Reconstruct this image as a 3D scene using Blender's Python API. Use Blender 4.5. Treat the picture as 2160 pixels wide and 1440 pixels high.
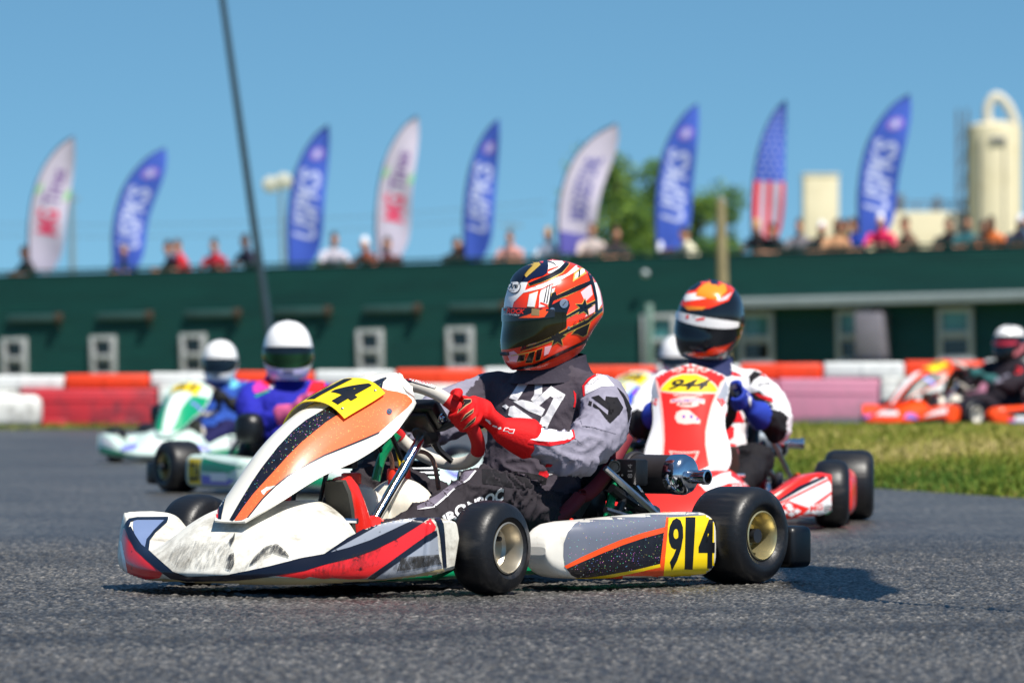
import bpy, bmesh, math, random
import numpy as np
from mathutils import Vector, Matrix, noise
from mathutils.bvhtree import BVHTree
R = math.radians
for o in list(bpy.data.objects): bpy.data.objects.remove(o)
scn = bpy.context.scene
col = scn.collection
random.seed(7); np.random.seed(7)

# ------------------------------------------------------------------ camera, sky, sun, exposure
F, CX, CY, CH = 12000.0, 1080.0, 750.0, 0.65          # focal length in photo pixels, horizon, eye height
cam_d = bpy.data.cameras.new('camera'); cam = bpy.data.objects.new('camera', cam_d); col.objects.link(cam)
cam.location = (0, 0, CH); cam.rotation_euler = (R(90), 0, 0)
cam_d.sensor_width = 36; cam_d.lens = F / 2160 * 36; cam_d.shift_y = 30 / 2160
cam_d.clip_start = 0.1; cam_d.clip_end = 6000
cam_d.dof.use_dof = True; cam_d.dof.focus_distance = 15.75; cam_d.dof.aperture_fstop = 5.8
scn.camera = cam

SUN = Vector((0.30, -0.45, 0.84)).normalized()        # direction towards the sun
elev = math.asin(SUN.z); azi = math.atan2(SUN.x, SUN.y)
w = bpy.data.worlds.new('World'); scn.world = w; w.use_nodes = True
nt = w.node_tree; nt.nodes.clear()
out = nt.nodes.new('ShaderNodeOutputWorld'); bg = nt.nodes.new('ShaderNodeBackground')
sky = nt.nodes.new('ShaderNodeTexSky'); sky.sky_type = 'NISHITA'; sky.sun_disc = False
sky.sun_elevation = elev; sky.sun_rotation = azi; sky.air_density = 1.0; sky.dust_density = 0.0; sky.ozone_density = 1.0
tc = nt.nodes.new('ShaderNodeTexCoord'); va = nt.nodes.new('ShaderNodeVectorMath'); va.operation = 'MULTIPLY_ADD'
va.inputs[1].default_value = (1, 1, 1.7); va.inputs[2].default_value = (0, 0, 0.14)   # clear dry air: lifts the milky horizon band
nt.links.new(tc.outputs['Generated'], va.inputs[0]); nt.links.new(va.outputs[0], sky.inputs['Vector'])
tint = nt.nodes.new('ShaderNodeMix'); tint.data_type = 'RGBA'; tint.blend_type = 'MULTIPLY'; tint.inputs[0].default_value = 1
tint.inputs[7].default_value = (.57, .88, .94, 1)                                     # the photograph's cool white balance
nt.links.new(sky.outputs[0], tint.inputs[6]); nt.links.new(tint.outputs[2], bg.inputs[0]); bg.inputs[1].default_value = 0.094
nt.links.new(bg.outputs[0], out.inputs[0])
sl = bpy.data.lights.new('sun', 'SUN'); sl.energy = 5.0; sl.angle = R(0.53); sl.color = (1.0, 0.95, 0.87)
so = bpy.data.objects.new('sun', sl); col.objects.link(so); so.location = (3, -5, 30)
so.rotation_euler = (-SUN).to_track_quat('-Z', 'Y').to_euler()
vs = scn.view_settings; vs.view_transform = 'Standard'; vs.look = 'None'; vs.exposure = 0.42; vs.gamma = 1.0
vs.use_curve_mapping = False

# ------------------------------------------------------------------ helpers
def lin(c):
    return tuple(((x / 255) / 12.92 if x / 255 <= .04045 else ((x / 255 + .055) / 1.055) ** 2.4) for x in c) + (1,)
MATS = {}
def mat(name, rgb, rough=.5, metal=0, bump=0, bscale=60, var=0, vscale=8, coat=0, spec=.5, dirt=None, dscale=6, glit=None, trans=0, stretch=None):
    """procedural principled material; rgb is sRGB 0-255"""
    if name in MATS: return MATS[name]
    m = bpy.data.materials.new(name); m.use_nodes = True; t = m.node_tree; b = t.nodes['Principled BSDF']
    c = lin(rgb); b.inputs['Base Color'].default_value = c; b.inputs['Roughness'].default_value = rough
    b.inputs['Metallic'].default_value = metal; b.inputs['Coat Weight'].default_value = coat
    b.inputs['Specular IOR Level'].default_value = spec
    co = t.nodes.new('ShaderNodeTexCoord'); src = co.outputs['Object']
    if stretch:
        mp = t.nodes.new('ShaderNodeMapping'); mp.inputs['Scale'].default_value = stretch
        t.links.new(src, mp.inputs[0]); src = mp.outputs[0]
    cur = None
    def nz(scale, det=4, rgh=.6):
        n = t.nodes.new('ShaderNodeTexNoise'); n.inputs['Scale'].default_value = scale
        n.inputs['Detail'].default_value = det; n.inputs['Roughness'].default_value = rgh
        t.links.new(src, n.inputs['Vector']); return n
    def mixc(fac, a, bb, blend='MIX'):
        x = t.nodes.new('ShaderNodeMix'); x.data_type = 'RGBA'; x.blend_type = blend
        if isinstance(fac, float): x.inputs[0].default_value = fac
        else: t.links.new(fac, x.inputs[0])
        for s, v in ((6, a), (7, bb)):
            if isinstance(v, tuple): x.inputs[s].default_value = v
            else: t.links.new(v, x.inputs[s])
        return x.outputs[2]
    cur = c
    if var:
        n = nz(vscale, 5); rp = t.nodes.new('ShaderNodeMapRange'); rp.inputs[1].default_value = .3; rp.inputs[2].default_value = .7
        t.links.new(n.outputs[0], rp.inputs[0])
        lo = tuple(max(0, x * (1 - var)) for x in c[:3]) + (1,); hi = tuple(min(1, x * (1 + var)) for x in c[:3]) + (1,)
        cur = mixc(rp.outputs[0], lo, hi)
    if dirt:
        n = nz(dscale, 8, .7); rp = t.nodes.new('ShaderNodeMapRange'); rp.inputs[1].default_value = dirt[1]; rp.inputs[2].default_value = dirt[2]
        t.links.new(n.outputs[0], rp.inputs[0])
        cur = mixc(rp.outputs[0], cur, lin(dirt[0]))
    if glit:
        v = t.nodes.new('ShaderNodeTexVoronoi'); v.inputs['Scale'].default_value = glit[0]
        t.links.new(co.outputs['Object'], v.inputs['Vector'])
        sp = t.nodes.new('ShaderNodeSeparateColor'); t.links.new(v.outputs['Color'], sp.inputs[0])
        gt = t.nodes.new('ShaderNodeMath'); gt.operation = 'GREATER_THAN'; gt.inputs[1].default_value = glit[1]
        t.links.new(sp.outputs[0], gt.inputs[0])
        if glit[2] == 'rainbow':
            hs = t.nodes.new('ShaderNodeCombineColor'); hs.mode = 'HSV'; hs.inputs[1].default_value = .75; hs.inputs[2].default_value = .8
            t.links.new(sp.outputs[1], hs.inputs[0]); cur = mixc(gt.outputs[0], cur, hs.outputs[0])
        else: cur = mixc(gt.outputs[0], cur, lin(glit[2]))
    if not isinstance(cur, tuple): t.links.new(cur, b.inputs['Base Color'])
    if bump:
        n = nz(bscale, 3); bp = t.nodes.new('ShaderNodeBump'); bp.inputs['Strength'].default_value = bump; bp.inputs['Distance'].default_value = .004
        t.links.new(n.outputs[0], bp.inputs['Height']); t.links.new(bp.outputs[0], b.inputs['Normal'])
    if trans:
        b.inputs['Transmission Weight'].default_value = 0
        tr = t.nodes.new('ShaderNodeBsdfTranslucent'); ms = t.nodes.new('ShaderNodeMixShader'); ms.inputs[0].default_value = trans
        if isinstance(cur, tuple): tr.inputs[0].default_value = cur
        else: t.links.new(cur, tr.inputs[0])
        t.links.new(b.outputs[0], ms.inputs[1]); t.links.new(tr.outputs[0], ms.inputs[2])
        t.links.new(ms.outputs[0], t.nodes['Material Output'].inputs[0])
    MATS[name] = m
    return m

def tag(o, label, cat=None, group=None, kind=None):
    if label: o['label'] = label
    if cat: o['category'] = cat
    if group: o['group'] = group
    if kind: o['kind'] = kind
    return o
def empty(name, mtx=None):
    o = bpy.data.objects.new(name, None); col.objects.link(o); o.empty_display_size = .2
    if mtx is not None: o.matrix_world = mtx
    return o
def link(name, me, parent=None, mats=None, smooth=40):
    for m in (mats or []): me.materials.append(m)
    if smooth:
        me.polygons.foreach_set('use_smooth', [True] * len(me.polygons))
        try: me.set_sharp_from_angle(angle=R(smooth))
        except Exception: pass
    o = bpy.data.objects.new(name, me); col.objects.link(o)
    if parent is not None: o.parent = parent
    return o

class MB:
    """collects faces; build() links them as one mesh object"""
    def __init__(s): s.v = []; s.f = []; s.m = []
    def add(s, vs, fs, mi=0):
        b = len(s.v); s.v += [tuple(x) for x in vs]; s.f += [tuple(b + i for i in f) for f in fs]; s.m += [mi] * len(fs)
    def grid(s, P, mi=0, cu=False, cv=False):
        n, m = len(P), len(P[0]); fs = []
        for i in range(n if cu else n - 1):
            for j in range(m if cv else m - 1):
                fs.append((i * m + j, ((i + 1) % n) * m + j, ((i + 1) % n) * m + (j + 1) % m, i * m + (j + 1) % m))
        s.add([p for r in P for p in r], fs, mi)
    def loft(s, rings, mi=0, cap=True):
        s.grid(rings, mi, cv=True); k = len(rings[0])
        if cap:
            for r, fl in ((rings[0], 1), (rings[-1], 0)):
                c = sum((Vector(p) for p in r), Vector()) / k
                s.add(list(r) + [c], [((i, (i + 1) % k, k) if fl else ((i + 1) % k, i, k)) for i in range(k)], mi)
    def tube(s, pts, r, n=10, mi=0, cap=True, closed=False):
        pts = [Vector(p) for p in pts]; k = len(pts); rad = r if isinstance(r, (list, tuple)) else [r] * k
        rings = []; up = None
        for i, p in enumerate(pts):
            a = pts[(i - 1) % k] if (i or closed) else p; b = pts[(i + 1) % k] if (i < k - 1 or closed) else p
            t = (b - a).normalized()
            if up is None: up = Vector((0, 0, 1)) if abs(t.z) < .9 else Vector((0, 1, 0))
            u = (up - t * up.dot(t)).normalized(); v = t.cross(u); up = u
            rings.append([p + (u * math.cos(2 * math.pi * j / n) + v * math.sin(2 * math.pi * j / n)) * rad[i] for j in range(n)])
        if closed: s.grid(rings, mi, cu=True, cv=True)
        else: s.loft(rings, mi, cap)
    def lathe(s, prof, org, ax, n=40, mi=0, closed=False):
        ax = Vector(ax).normalized(); u = ax.orthogonal().normalized(); v = ax.cross(u); org = Vector(org)
        P = [[org + ax * h + (u * math.cos(2 * math.pi * j / n) + v * math.sin(2 * math.pi * j / n)) * r for j in range(n)] for r, h in prof]
        s.grid(P, mi, cu=closed, cv=True)
    def box(s, c, d, bev=0, mi=0, rot=None, seg=2):
        bm = bmesh.new(); bmesh.ops.create_cube(bm, size=1)
        for v in bm.verts: v.co = Vector((v.co.x * d[0], v.co.y * d[1], v.co.z * d[2]))
        if bev: bmesh.ops.bevel(bm, geom=bm.edges[:], offset=bev, segments=seg, profile=.5, affect='EDGES')
        bm.verts.index_update(); q = rot if rot is not None else Matrix.Identity(3)
        s.add([q @ v.co + Vector(c) for v in bm.verts], [[v.index for v in f.verts] for f in bm.faces], mi); bm.free()
    def mesh(s, name):
        me = bpy.data.meshes.new(name); me.from_pydata(s.v, [], s.f)
        me.polygons.foreach_set('material_index', s.m); me.update(); return me
    def build(s, name, mats, parent=None, smooth=40):
        return link(name, s.mesh(name), parent, mats if isinstance(mats, list) else [mats], smooth)

def crv(keys, t):
    """Catmull-Rom through [(t, tuple)]"""
    ks = keys; n = len(ks)
    if t <= ks[0][0]: return np.array(ks[0][1], float)
    if t >= ks[-1][0]: return np.array(ks[-1][1], float)
    i = max(j for j in range(n) if ks[j][0] <= t); i = min(i, n - 2)
    p = [np.array(ks[max(0, min(n - 1, i + d))][1], float) for d in (-1, 0, 1, 2)]; tt = [ks[max(0, min(n - 1, i + d))][0] for d in (-1, 0, 1, 2)]
    h = tt[2] - tt[1]; x = (t - tt[1]) / h
    m1 = (p[2] - p[0]) / max(1e-6, tt[2] - tt[0]) * h; m2 = (p[3] - p[1]) / max(1e-6, tt[3] - tt[1]) * h
    return (2 * x**3 - 3 * x**2 + 1) * p[1] + (x**3 - 2 * x**2 + x) * m1 + (-2 * x**3 + 3 * x**2) * p[2] + (x**3 - x**2) * m2
def sm(x): x = max(0., min(1., x)); return x * x * (3 - 2 * x)
def spline(pts, n=8):
    k = [(i, p) for i, p in enumerate(pts)]; N = (len(pts) - 1) * n
    return [tuple(crv(k, i / n)) for i in range(N + 1)]

_tx = {}
def text2d(s, shear=0, bold=0):
    """outline letters as a flat triangle mesh, scaled to a 1x1 box"""
    key = (s, shear, bold)
    if key in _tx: return _tx[key]
    c = bpy.data.curves.new('lettering', 'FONT'); c.body = s; c.shear = shear; c.offset = bold; c.resolution_u = 3
    o = bpy.data.objects.new('lettering', c); col.objects.link(o)
    dg = bpy.context.evaluated_depsgraph_get(); dg.update(); me = o.evaluated_get(dg).to_mesh()
    V = np.array([v.co[:2] for v in me.vertices]); Fs = [tuple(p.vertices) for p in me.polygons]
    o.evaluated_get(dg).to_mesh_clear(); bpy.data.objects.remove(o); bpy.data.curves.remove(c)
    V = (V - V.min(0)) / (V.max(0) - V.min(0)); _tx[key] = (V, Fs); return _tx[key]
def quadmap(V, q):
    """unit box -> quad corners bl, br, tr, tl"""
    q = [np.array(p, float) for p in q]
    return [tuple((1 - x) * (1 - y) * q[0] + x * (1 - y) * q[1] + x * y * q[2] + (1 - x) * y * q[3]) for x, y in V]
def cut2d(polys, step):
    """polygons (or (verts, faces) meshes) cut along a fine grid so that they can be laid on a curved surface"""
    bm = bmesh.new()
    for pg in polys:
        if isinstance(pg, tuple) and len(pg) == 2 and isinstance(pg[1], list) and pg[1] and isinstance(pg[1][0], tuple) and isinstance(pg[1][0][0], int):
            vs = [bm.verts.new((p[0], p[1], 0)) for p in pg[0]]
            for f in pg[1]:
                try: bm.faces.new([vs[i] for i in f])
                except Exception: pass
        else:
            try: bm.faces.new([bm.verts.new((p[0], p[1], 0)) for p in pg])
            except Exception: pass
    bmesh.ops.triangulate(bm, faces=bm.faces[:])
    xs = [v.co.x for v in bm.verts]; ys = [v.co.y for v in bm.verts]
    for ax, lo, hi in ((0, min(xs), max(xs)), (1, min(ys), max(ys))):
        k = math.ceil(lo / step) * step
        while k < hi:
            no = Vector((1, 0, 0)) if ax == 0 else Vector((0, 1, 0))
            bmesh.ops.bisect_plane(bm, geom=bm.verts[:] + bm.edges[:] + bm.faces[:], plane_co=no * k, plane_no=no); k += step
    bm.verts.index_update()
    V = [(v.co.x, v.co.y) for v in bm.verts]; Fs = [[v.index for v in f.verts] for f in bm.faces]; bm.free(); return V, Fs
def bvh_of(o):
    me = o.data; return BVHTree.FromPolygons([v.co.copy() for v in me.vertices], [tuple(p.vertices) for p in me.polygons])
def onto(name, target, layers, cast, parent=None, step=8, jump=.06):
    """print: flat shapes laid onto the surface of target. layers: (material, offset, [shapes]); cast(x,y)->(origin, direction) in target space"""
    tr = bvh_of(target); mb = MB(); mats = []
    for m, off, polys in layers:
        if not polys: continue
        V, Fs = cut2d(polys, step); P = []
        for x, y in V:
            o, d = cast(x, y); h, n, i, dist = tr.ray_cast(o, d)
            if h is None: P.append(None); continue
            if n.dot(d) > 0: n = -n
            P.append((h + n * off, dist))
        if m not in mats: mats.append(m)
        good = [f for f in Fs if all(P[i] is not None for i in f) and max(P[i][1] for i in f) - min(P[i][1] for i in f) < jump]
        mp = {}; vs = []
        for f in good:
            for i in f:
                if i not in mp: mp[i] = len(vs); vs.append(P[i][0])
        mb.add(vs, [[mp[i] for i in f] for f in good], mats.index(m))
    if not mb.f: return None
    o = mb.build(name, mats, parent if parent is not None else target, 60)
    if len(layers) > 1 or sum(len(l[2]) for l in layers) > 1: o['kind'] = 'stuff'      # many small printed pieces
    return o

class Frame:
    """a vehicle's place: X forward, Y left, Z up"""
    def __init__(s, C, a, z0=0, k=1):
        a = R(a); f = Vector((-math.sin(a), -math.cos(a), 0)) * k; l = Vector((math.cos(a), -math.sin(a), 0)) * k
        s.m = Matrix(((f.x, l.x, 0, C[0]), (f.y, l.y, 0, C[1]), (0, 0, k, z0), (0, 0, 0, 1))); s.i = s.m.inverted()
        s.o = s.i @ Vector((0, 0, CH)); s.r = s.i.to_3x3()
    def view(s, crop=None, wide=1, dy=0):
        """the direction in which the photograph was traced (crop: x0, y0, scale)"""
        def c(x, y):
            if crop: x, y = crop[0] + x / crop[2], crop[1] + y / crop[2]
            o, d = s.o.copy(), s.r @ Vector(((x - CX) / F, 1, (CY - y) / F)); o.y = (o.y - dy) / wide; d.y /= wide
            return o, d.normalized()
        return c
def world(u, v, D): return Vector(((u - CX) / F * D, D, CH - (v - CY) / F * D))
# ------------------------------------------------------------------ ground, track, grass
def node_mat(name):
    m = bpy.data.materials.new(name); m.use_nodes = True; t = m.node_tree
    return m, t, t.nodes['Principled BSDF']
def ramp(t, src, stops):
    r = t.nodes.new('ShaderNodeValToRGB'); e = r.color_ramp.elements
    while len(e) < len(stops): e.new(.5)
    for el, (p, c) in zip(e, stops): el.position = p; el.color = c if len(c) == 4 else (*c, 1)
    t.links.new(src, r.inputs[0]); return r.outputs[0]
def noise_n(t, src, scale, det=4, rgh=.55):
    n = t.nodes.new('ShaderNodeTexNoise'); n.inputs['Scale'].default_value = scale; n.inputs['Detail'].default_value = det
    n.inputs['Roughness'].default_value = rgh; t.links.new(src, n.inputs['Vector']); return n.outputs[0]

asphalt, t, b = node_mat('asphalt')
co = t.nodes.new('ShaderNodeTexCoord').outputs['Object']
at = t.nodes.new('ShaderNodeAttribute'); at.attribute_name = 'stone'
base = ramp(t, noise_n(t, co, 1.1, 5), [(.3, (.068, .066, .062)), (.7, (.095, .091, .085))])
st = ramp(t, at.outputs['Fac'], [(.0, (.08, .08, .09)), (.42, (.42, .42, .44)), (.68, (1.2, 1.18, 1.14)), (.85, (2.4, 2.3, 2.2)), (1, (5.2, 5.0, 4.7))])  # stone tones; the brightest stops also paint in sun glints
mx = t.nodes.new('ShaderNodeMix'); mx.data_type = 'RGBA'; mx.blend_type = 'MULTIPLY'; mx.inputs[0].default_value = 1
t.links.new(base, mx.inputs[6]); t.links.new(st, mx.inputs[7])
mp = t.nodes.new('ShaderNodeMapping'); mp.inputs['Scale'].default_value = (1.6, .5, 1); t.links.new(co, mp.inputs[0])
mpg = t.nodes.new('ShaderNodeMapping'); mpg.inputs['Scale'].default_value = (42, 3.0, 1); t.links.new(co, mpg.inputs[0])
gr0 = ramp(t, noise_n(t, mpg.outputs[0], 1, 5, .75), [(.32, (.45, .45, .47)), (.5, (1.05, 1.05, 1.05)), (.68, (1.9, 1.88, 1.82))])
at2 = t.nodes.new('ShaderNodeAttribute'); at2.attribute_name = 'smooth_part'
mg = t.nodes.new('ShaderNodeMix'); mg.data_type = 'RGBA'; t.links.new(at2.outputs['Fac'], mg.inputs[0]); mg.inputs[6].default_value = (1, 1, 1, 1); t.links.new(gr0, mg.inputs[7])
gr = mg.outputs[2]
mx3 = t.nodes.new('ShaderNodeMix'); mx3.data_type = 'RGBA'; mx3.blend_type = 'MULTIPLY'; mx3.inputs[0].default_value = 1
t.links.new(mx.outputs[2], mx3.inputs[6]); t.links.new(gr, mx3.inputs[7])
rub = ramp(t, noise_n(t, mp.outputs[0], .5, 4), [(.42, (1, 1, 1)), (.72, (.70, .70, .72))])
mx2 = t.nodes.new('ShaderNodeMix'); mx2.data_type = 'RGBA'; mx2.blend_type = 'MULTIPLY'; mx2.inputs[0].default_value = 1
t.links.new(mx3.outputs[2], mx2.inputs[6]); t.links.new(rub, mx2.inputs[7])
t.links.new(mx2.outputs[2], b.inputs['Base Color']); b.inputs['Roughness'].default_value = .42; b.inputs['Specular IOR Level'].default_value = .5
vo = t.nodes.new('ShaderNodeTexVoronoi'); vo.inputs['Scale'].default_value = 85; t.links.new(co, vo.inputs['Vector'])
bp = t.nodes.new('ShaderNodeBump'); bp.inputs['Strength'].default_value = .5; bp.inputs['Distance'].default_value = .004
t.links.new(vo.outputs['Distance'], bp.inputs['Height']); t.links.new(bp.outputs[0], b.inputs['Normal'])

def ground_z(x, y): return -.035 * sm((y - 29) / 7) + .10 * sm((x - 1.9) / 1.0) * sm((y - 37) / 4)
def make_track():
    xs = np.concatenate([[-70, -40, -20, -12, -8, -5, -3.6, -2.8], np.arange(-2.25, 2.25, .0062), [2.5, 2.8, 3.2, 3.6, 5, 8, 12, 20, 40, 70]])
    ys = np.concatenate([[-6, 0, 4, 7, 9, 9.9], np.arange(10.4, 21.0, .0112), [22, 23.5, 25, 27, 29, 30.5, 32, 33.5, 35, 36.5, 38, 39.5, 41, 46, 52, 57.5]])
    X, Y = np.meshgrid(xs, ys); n, m = X.shape
    rnd = np.random.rand(n, m)
    sp = np.random.rand(n, m); k = rnd.copy()
    for d in ((0, 1), (1, 0), (0, -1), (-1, 0)): k += np.roll(rnd, d, (0, 1))
    k = k / 5; k = (k - k.min()) / (k.max() - k.min())
    amp = np.clip((X + 2.2) / .2, 0, 1) * np.clip((2.2 - X) / .2, 0, 1) * np.clip((Y - 10.4) / .4, 0, 1) * np.clip((20.9 - Y) / 2.5, 0, 1)
    h = (k - .5) * .0085 + (rnd - .5) * .0052
    zz = np.vectorize(ground_z)(X, Y) + h * amp
    stone = np.clip(k * .55 + rnd * .4 + (sp - .5) * .45, 0, 1); wob = .12 * np.sin(X * 2.1) + .05 * np.sin(X * 5.3 + Y); line = np.exp(-((Y - 13.3 - .22 * X - wob) / .22) ** 2) + .8 * np.exp(-((Y - 14.45 - .2 * X + wob) / .18) ** 2) + .7 * np.exp(-((Y - 18.6 - .3 * X) / .5) ** 2); stone = stone * (1 - .22 * np.clip(line, 0, 1)); fm = np.clip(amp * 6, 0, 1); stone = stone * fm + .56 * (1 - fm)
    co_ = np.stack([X, Y, zz], -1).reshape(-1, 3).astype(np.float32)
    idx = np.arange(n * m).reshape(n, m)
    q = np.stack([idx[:-1, :-1], idx[:-1, 1:], idx[1:, 1:], idx[1:, :-1]], -1).reshape(-1, 4).astype(np.int32)
    me = bpy.data.meshes.new('track'); me.vertices.add(n * m); me.vertices.foreach_set('co', co_.ravel())
    me.loops.add(q.size); me.loops.foreach_set('vertex_index', q.ravel())
    me.polygons.add(len(q)); me.polygons.foreach_set('loop_start', np.arange(0, q.size, 4, dtype=np.int32))
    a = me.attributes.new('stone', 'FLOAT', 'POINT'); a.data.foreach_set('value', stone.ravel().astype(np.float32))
    a = me.attributes.new('smooth_part', 'FLOAT', 'POINT'); a.data.foreach_set('value', (1 - fm).ravel().astype(np.float32))
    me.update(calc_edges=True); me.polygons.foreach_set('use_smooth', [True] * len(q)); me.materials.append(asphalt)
    o = bpy.data.objects.new('track', me); col.objects.link(o)
    tag(o, 'dark grey asphalt race track with coarse stone grain', kind='structure')
make_track()

soil, t, b = node_mat('dry_turf')
co = t.nodes.new('ShaderNodeTexCoord').outputs['Object']
t.links.new(ramp(t, noise_n(t, co, 1.6, 6, .65), [(.3, (.09, .12, .02)), (.5, (.20, .20, .04)), (.72, (.34, .27, .10))]), b.inputs['Base Color'])
b.inputs['Roughness'].default_value = .95; b.inputs['Specular IOR Level'].default_value = .1
bp = t.nodes.new('ShaderNodeBump'); bp.inputs['Strength'].default_value = 1; bp.inputs['Distance'].default_value = .05
t.links.new(noise_n(t, co, 22, 4), bp.inputs['Height']); t.links.new(bp.outputs[0], b.inputs['Normal'])
blade, t, b = node_mat('grass_blade')
inf = t.nodes.new('ShaderNodeAttribute'); inf.attribute_name = 'tint'
t.links.new(ramp(t, inf.outputs['Fac'], [(0, (.05, .11, .012)), (.45, (.15, .19, .022)), (.75, (.30, .27, .06)), (1, (.46, .37, .16))]), b.inputs['Base Color'])
b.inputs['Roughness'].default_value = .7; b.inputs['Specular IOR Level'].default_value = .2

mb = MB()
mb.grid([[(x, y, -.09) for y in (-40, 57.4, 80, 120, 400, 3500)] for x in (-2500, -300, -60, 0, 60, 300, 2500)])
tag(mb.build('ground', soil), 'flat dry field stretching to the horizon behind the barrier', kind='structure')

def edge_y(x): return float(np.interp(x, [.6, 1.0, 1.4, 1.8, 2.34, 4, 7, 14], [37, 34, 30.5, 27.9, 26.0, 24.4, 23, 22]))
def mound(x, y):
    e = edge_y(x)
    return .205 * sm((y - e) / 7.5) ** .8 * sm((39.6 - y) / 4.0) * sm((x - .6) / 1.2) + ground_z(x, y) + (.035 if y > e else -.06) * sm(abs(y - e) / .25) * (1 if y < 39 else 0) - (.05 if y >= 39 else 0)
mb = MB(); gx = [.6 + .12 * i for i in range(112)]; gy = [22 + .14 * i for i in range(130)]
P = {}
for i, x in enumerate(gx):
    for j, y in enumerate(gy):
        if y > edge_y(x) - .5 and y < 39.6: P[i, j] = (x, y, mound(x, y) + noise.noise((x * 1.3, y * 1.1, 0)) * .018)
ids = {k: n for n, k in enumerate(P)}
mb.add(list(P.values()), [(ids[i, j], ids[i + 1, j], ids[i + 1, j + 1], ids[i, j + 1]) for (i, j) in P if all(k in ids for k in ((i + 1, j), (i + 1, j + 1), (i, j + 1)))])
tag(mb.build('infield', soil), 'low grassy mound between the two stretches of track', kind='structure')
def make_grass(name, label, n, spot, hmin, hmax, tint):
    V = np.zeros((n, 3, 3), np.float32); T = np.zeros((n, 3), np.float32)
    for i in range(n):
        x, y, z = spot(); a = random.random() * math.pi; h = random.uniform(hmin, hmax); w_ = random.uniform(.004, .010)
        dx, dy = math.cos(a) * w_, math.sin(a) * w_; lx, ly = random.gauss(0, h * .4), random.gauss(0, h * .4)
        V[i] = [(x - dx, y - dy, z), (x + dx, y + dy, z), (x + lx, y + ly, z + h)]
        T[i] = min(1, max(0, tint(x, y) + random.gauss(0, .16)))
    me = bpy.data.meshes.new(name); me.from_pydata(V.reshape(-1, 3).tolist(), [], np.arange(n * 3).reshape(-1, 3).tolist())
    a = me.attributes.new('tint', 'FLOAT', 'POINT'); a.data.foreach_set('value', T.ravel())
    me.materials.append(blade); o = bpy.data.objects.new(name, me); col.objects.link(o); tag(o, label, 'grass', kind='stuff')
def spot_in():
    while True:
        x = random.uniform(.7, 9); e = edge_y(x); y = e + (39.2 - e) * random.random() ** 1.3
        if random.random() < 1.3 - .1 * x: return x, y, mound(x, y) + noise.noise((x * 1.3, y * 1.1, 0)) * .018 - .004
def tint_in(x, y):
    e = edge_y(x); return   .16 + .46 * sm((y - e - .6) / 3.5) + .5 * noise.noise((x * .9, y * .45, 3)) - .1 * sm((y - 33) / 3)
make_grass('infield_grass', 'short patchy green and straw grass on the infield mound', 110000, spot_in, .014, .042, tint_in)
make_grass('verge_grass', 'thin strip of grass at the foot of the red barrier', 9000, lambda: (random.uniform(-9, 2), 53.4 + random.random() ** 2 * 1.6 - .5, -.037), .02, .07, lambda x, y: .35 + .4 * noise.noise((x, y, 1)))

# ------------------------------------------------------------------ barrier
BD = 54.6
bred = mat('barrier_red', (196, 40, 52), .6, var=.12, vscale=3, dirt=((110, 44, 56), .46, .66), dscale=3.2)
bwht = mat('barrier_white', (222, 222, 216), .6, var=.06, vscale=3, dirt=((128, 126, 120), .48, .68), dscale=4)
bpnk = mat('barrier_faded_pink', (196, 128, 152), .65, var=.1, vscale=3, dirt=((160, 116, 132), .46, .68), dscale=3)
rorg = mat('rail_orange', (232, 62, 18), .5, var=.06, vscale=4, dirt=((190, 60, 30), .55, .8), dscale=5)
rwht = mat('rail_white', (216, 218, 216), .55, var=.05, vscale=4, dirt=((160, 162, 160), .55, .8), dscale=5)
def btop(u): return .32 + .135 * (u / 2160)
def block(name, u0, u1, z0, z1, m, label, cat, group, dep=.45, off=0):
    x0, x1 = (u0 - CX) / F * BD, (u1 - CX) / F * BD
    L = x1 - x0; mb = MB(); mb.box((0, 0, (z1 - z0) / 2), (L - .012, dep, z1 - z0), .028, seg=3)
    if z1 - z0 > .25:
        for k in (-.25, .25): mb.box((k * L, 0, .055), (L * .2, dep + .012, .1), .01)
        mb.box((0, 0, (z1 - z0) * .72), (L * .9, dep + .014, .03), .006)
    else:
        mb.box((0, 0, (z1 - z0) / 2), (.05, dep + .02, (z1 - z0) * .8), .006)
    o = mb.build(name, m); o.location = ((x0 + x1) / 2, BD + dep / 2 + off + random.uniform(-.03, .03), z0); o.rotation_euler = (0, random.uniform(-.006, .006), random.uniform(-.03, .03)); tag(o, label, cat, group)
lower = [(-420, -170, bwht, 'white'), (-170, 40, bwht, 'white'), (40, 332, bred, 'red'), (332, 560, bwht, 'white'), (560, 800, bred, 'red'), (800, 1010, bwht, 'white'), (1010, 1250, bred, 'red'),
         (1250, 1420, bwht, 'white'), (1420, 1640, bpnk, 'faded pink'), (1640, 1858, bpnk, 'faded pink'), (1858, 2040, bwht, 'white'), (2040, 2280, bpnk, 'faded pink'), (2280, 2520, bwht, 'white')]
where = ['beyond the left edge of the big red block', 'at the far left beside the big red block', 'with scuffs, the largest red block at the far left', 'behind the far-left white-helmet driver', 'behind the blue and purple suited driver',
         'behind the front panel of kart 914', 'behind the driver in the orange helmet', 'behind the orange feather of kart 944', 'just left of the driver with blue gloves', 'under the orange rail left of the orange kart', 'right behind the front panel of the orange kart', 'behind the driver in black at the right edge', 'past the right edge of the track']
for (u0, u1, m, c), wh in zip(lower, where):
    block('barrier_block', u0, u1, -.06, btop((u0 + u1) / 2), m, f'{c} plastic barrier block {wh}', 'barrier block', 'blocks of the trackside barrier')
mb = MB(); mb.box((0, 0, .16), (.62, .4, .32), .09, seg=4)
o = mb.build('barrier_block', bwht); o.location = ((-10 - CX) / F * 53.6, 53.9, -.04); o.location.x += .1
tag(o, 'low rounded white block standing in front of the red barrier block', 'barrier block', 'blocks of the trackside barrier')
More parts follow.
